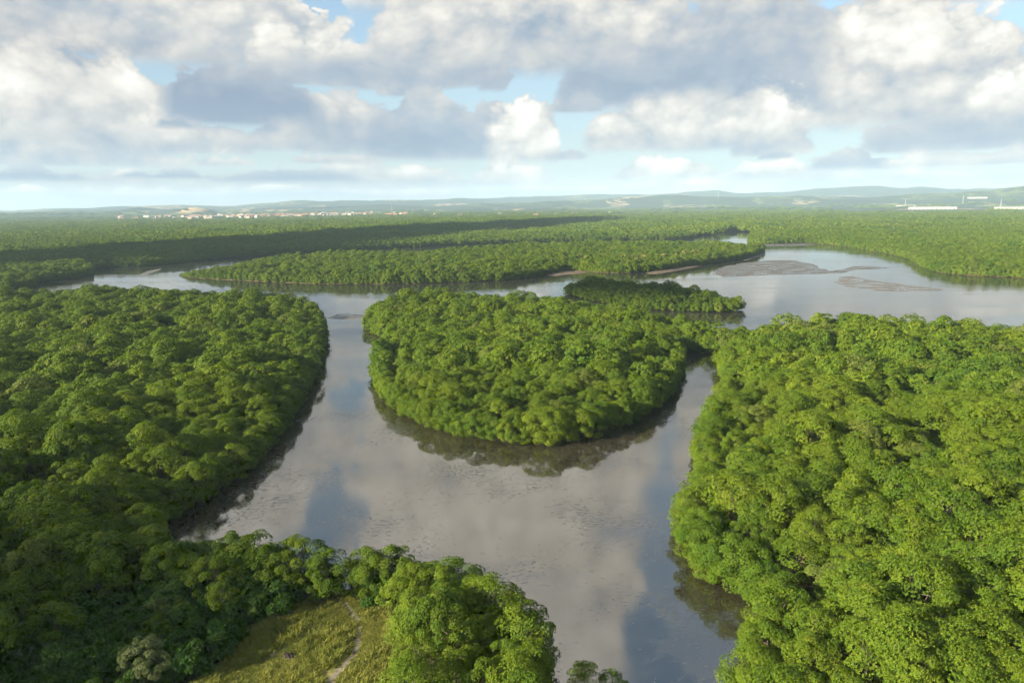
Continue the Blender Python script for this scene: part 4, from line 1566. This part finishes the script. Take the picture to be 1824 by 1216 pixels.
# ------------------------------------------------------------------ bare grey trees
def bare_tree(seed, h):
    rg = np.random.default_rng(seed)
    stem, twigs = [], []

    def grow(p, d, ln, r, lv):
        e = p + d * ln
        m_ = (p + e) / 2 + rg.normal(0, ln * .06, 3)
        (stem if lv < 2 else twigs).append(tube([p, m_, e], [r, r * .82, r * .62], 6 if lv < 2 else 4))
        if lv >= 4:
            return
        for k in range(rg.integers(2, 4) + (lv > 1)):
            nd = unit(d + rg.normal(0, .55, 3) + np.array([0, 0, .15]))
            grow(e, nd, ln * rg.uniform(.58, .8), r * .58, lv + 1)
    grow(np.zeros(3), unit(np.array([rg.normal(0, .1), rg.normal(0, .1), 1])), h * .36, .17, 0)
    return mesh_py('trunk', *join_tubes(stem), M['dead'], smooth=True), mesh_py('branches', *join_tubes(twigs), M['dead'])


for k, (px, py, h, s, lab) in enumerate((
        (1688, 905, 9, 1.0, 'bleached bare tree with spreading branches in the right bank canopy'),
        (1640, 915, 8, .9, 'grey leafless tree just left of the spreading bleached one'),
        (1648, 765, 9.5, .95, 'bare grey tree standing in a dark gap of the right bank'),
        (1560, 800, 9.5, .8, 'grey twiggy tree left of the dark gap on the right bank'),
        (1718, 625, 9.5, .8, 'bare grey tree far back on the right bank'),
        (172, 805, 9.5, 1.0, 'grey leafless tree amid the left bank canopy'),
        (12, 1090, 7, .9, 'whitish dead tree at the left edge above the thicket'),
        (52, 1135, 6, .8, 'grey twiggy tree in the lower left thicket'),
        (440, 530, 9.5, .9, 'grey bare tree near the far tip of the left bank'),
        (892, 590, 9.8, 1.0, 'bare grey tree in the middle of the round island'))):
    x, y = P(px, py, h)
    a, b = bare_tree(40 + k, h)
    e = D.objects.new('dead_tree', None)
    col.objects.link(e)
    e.location = (x, y, 0.2)
    e.scale = (s, s, s * 1.05)
    e.rotation_euler = (0, 0, rng.uniform(0, 6.28))
    link('trunk', a, e)
    link('branches', b, e)
    tag(e, lab, 'dead tree')


# ------------------------------------------------------------------ coconut palms by the far beach
def palm(seed):
    rg = np.random.default_rng(seed)
    h = rg.uniform(8, 12)
    lean = rg.normal(0, 1.0, 2)
    tv, tf = tube([(0, 0, 0), (lean[0] * .3, lean[1] * .3, h * .5), (lean[0], lean[1], h)], [.26, .2, .15], 7)
    top = np.array([lean[0], lean[1], h])
    vs, fs = [], []
    for k in range(17):
        a = k * 2.4 + rg.normal(0, .2)
        el = rg.uniform(-.3, 1.1)
        ln = rg.uniform(2.6, 3.6)
        pts = [top + np.array([math.cos(a) * math.cos(el) * ln * t, math.sin(a) * math.cos(el) * ln * t, math.sin(el) * ln * t - 1.7 * t * t * ln * .4]) for t in np.linspace(0, 1, 6)]
        sd = np.array([-math.sin(a), math.cos(a), 0])
        for j, p in enumerate(pts):
            w = .75 * math.sin(math.pi * min(.15 + j / 5 * .85, 1)) + .04
            vs += [p + sd * w - [0, 0, .3 * w], p, p - sd * w - [0, 0, .3 * w]]
        n0 = len(vs) - 18
        for j in range(5):
            b = n0 + 3 * j
            fs += [(b, b + 1, b + 4, b + 3), (b + 1, b + 2, b + 5, b + 4)]
    return mesh_py('trunk', tv, tf, M['bark'], True), mesh_py('fronds', vs, fs, M['palm'])


PALMS = [palm(80 + k) for k in range(3)]
for k, (px, py) in enumerate(((1002, 478), (1022, 476), (1034, 478), (1046, 479), (1078, 480), (1112, 480), (1126, 478), (1132, 481), (1148, 478), (1180, 474), (1202, 471), (1216, 470), (1236, 467), (1246, 466))):
    x, y = P(px, py, 0.4)
    e = D.objects.new('coconut_palm', None)
    col.objects.link(e)
    e.location = (x, y, 0.4)
    e.scale = (1.1,) * 3
    e.rotation_euler = (0, 0, rng.uniform(0, 6.28))
    a, b = PALMS[k % 3]
    link('trunk', a, e)
    link('fronds', b, e)
    if px < 1060:
        tag(e, 'coconut palm behind the small brown beach of the peninsula', 'palm', 'palms behind the small beach')
    elif px < 1160:
        tag(e, 'coconut palm between the two brown beaches of the peninsula', 'palm', 'palms between the beaches')
    else:
        tag(e, 'coconut palm above the long beach near the mudflat', 'palm', 'palms above the long beach')
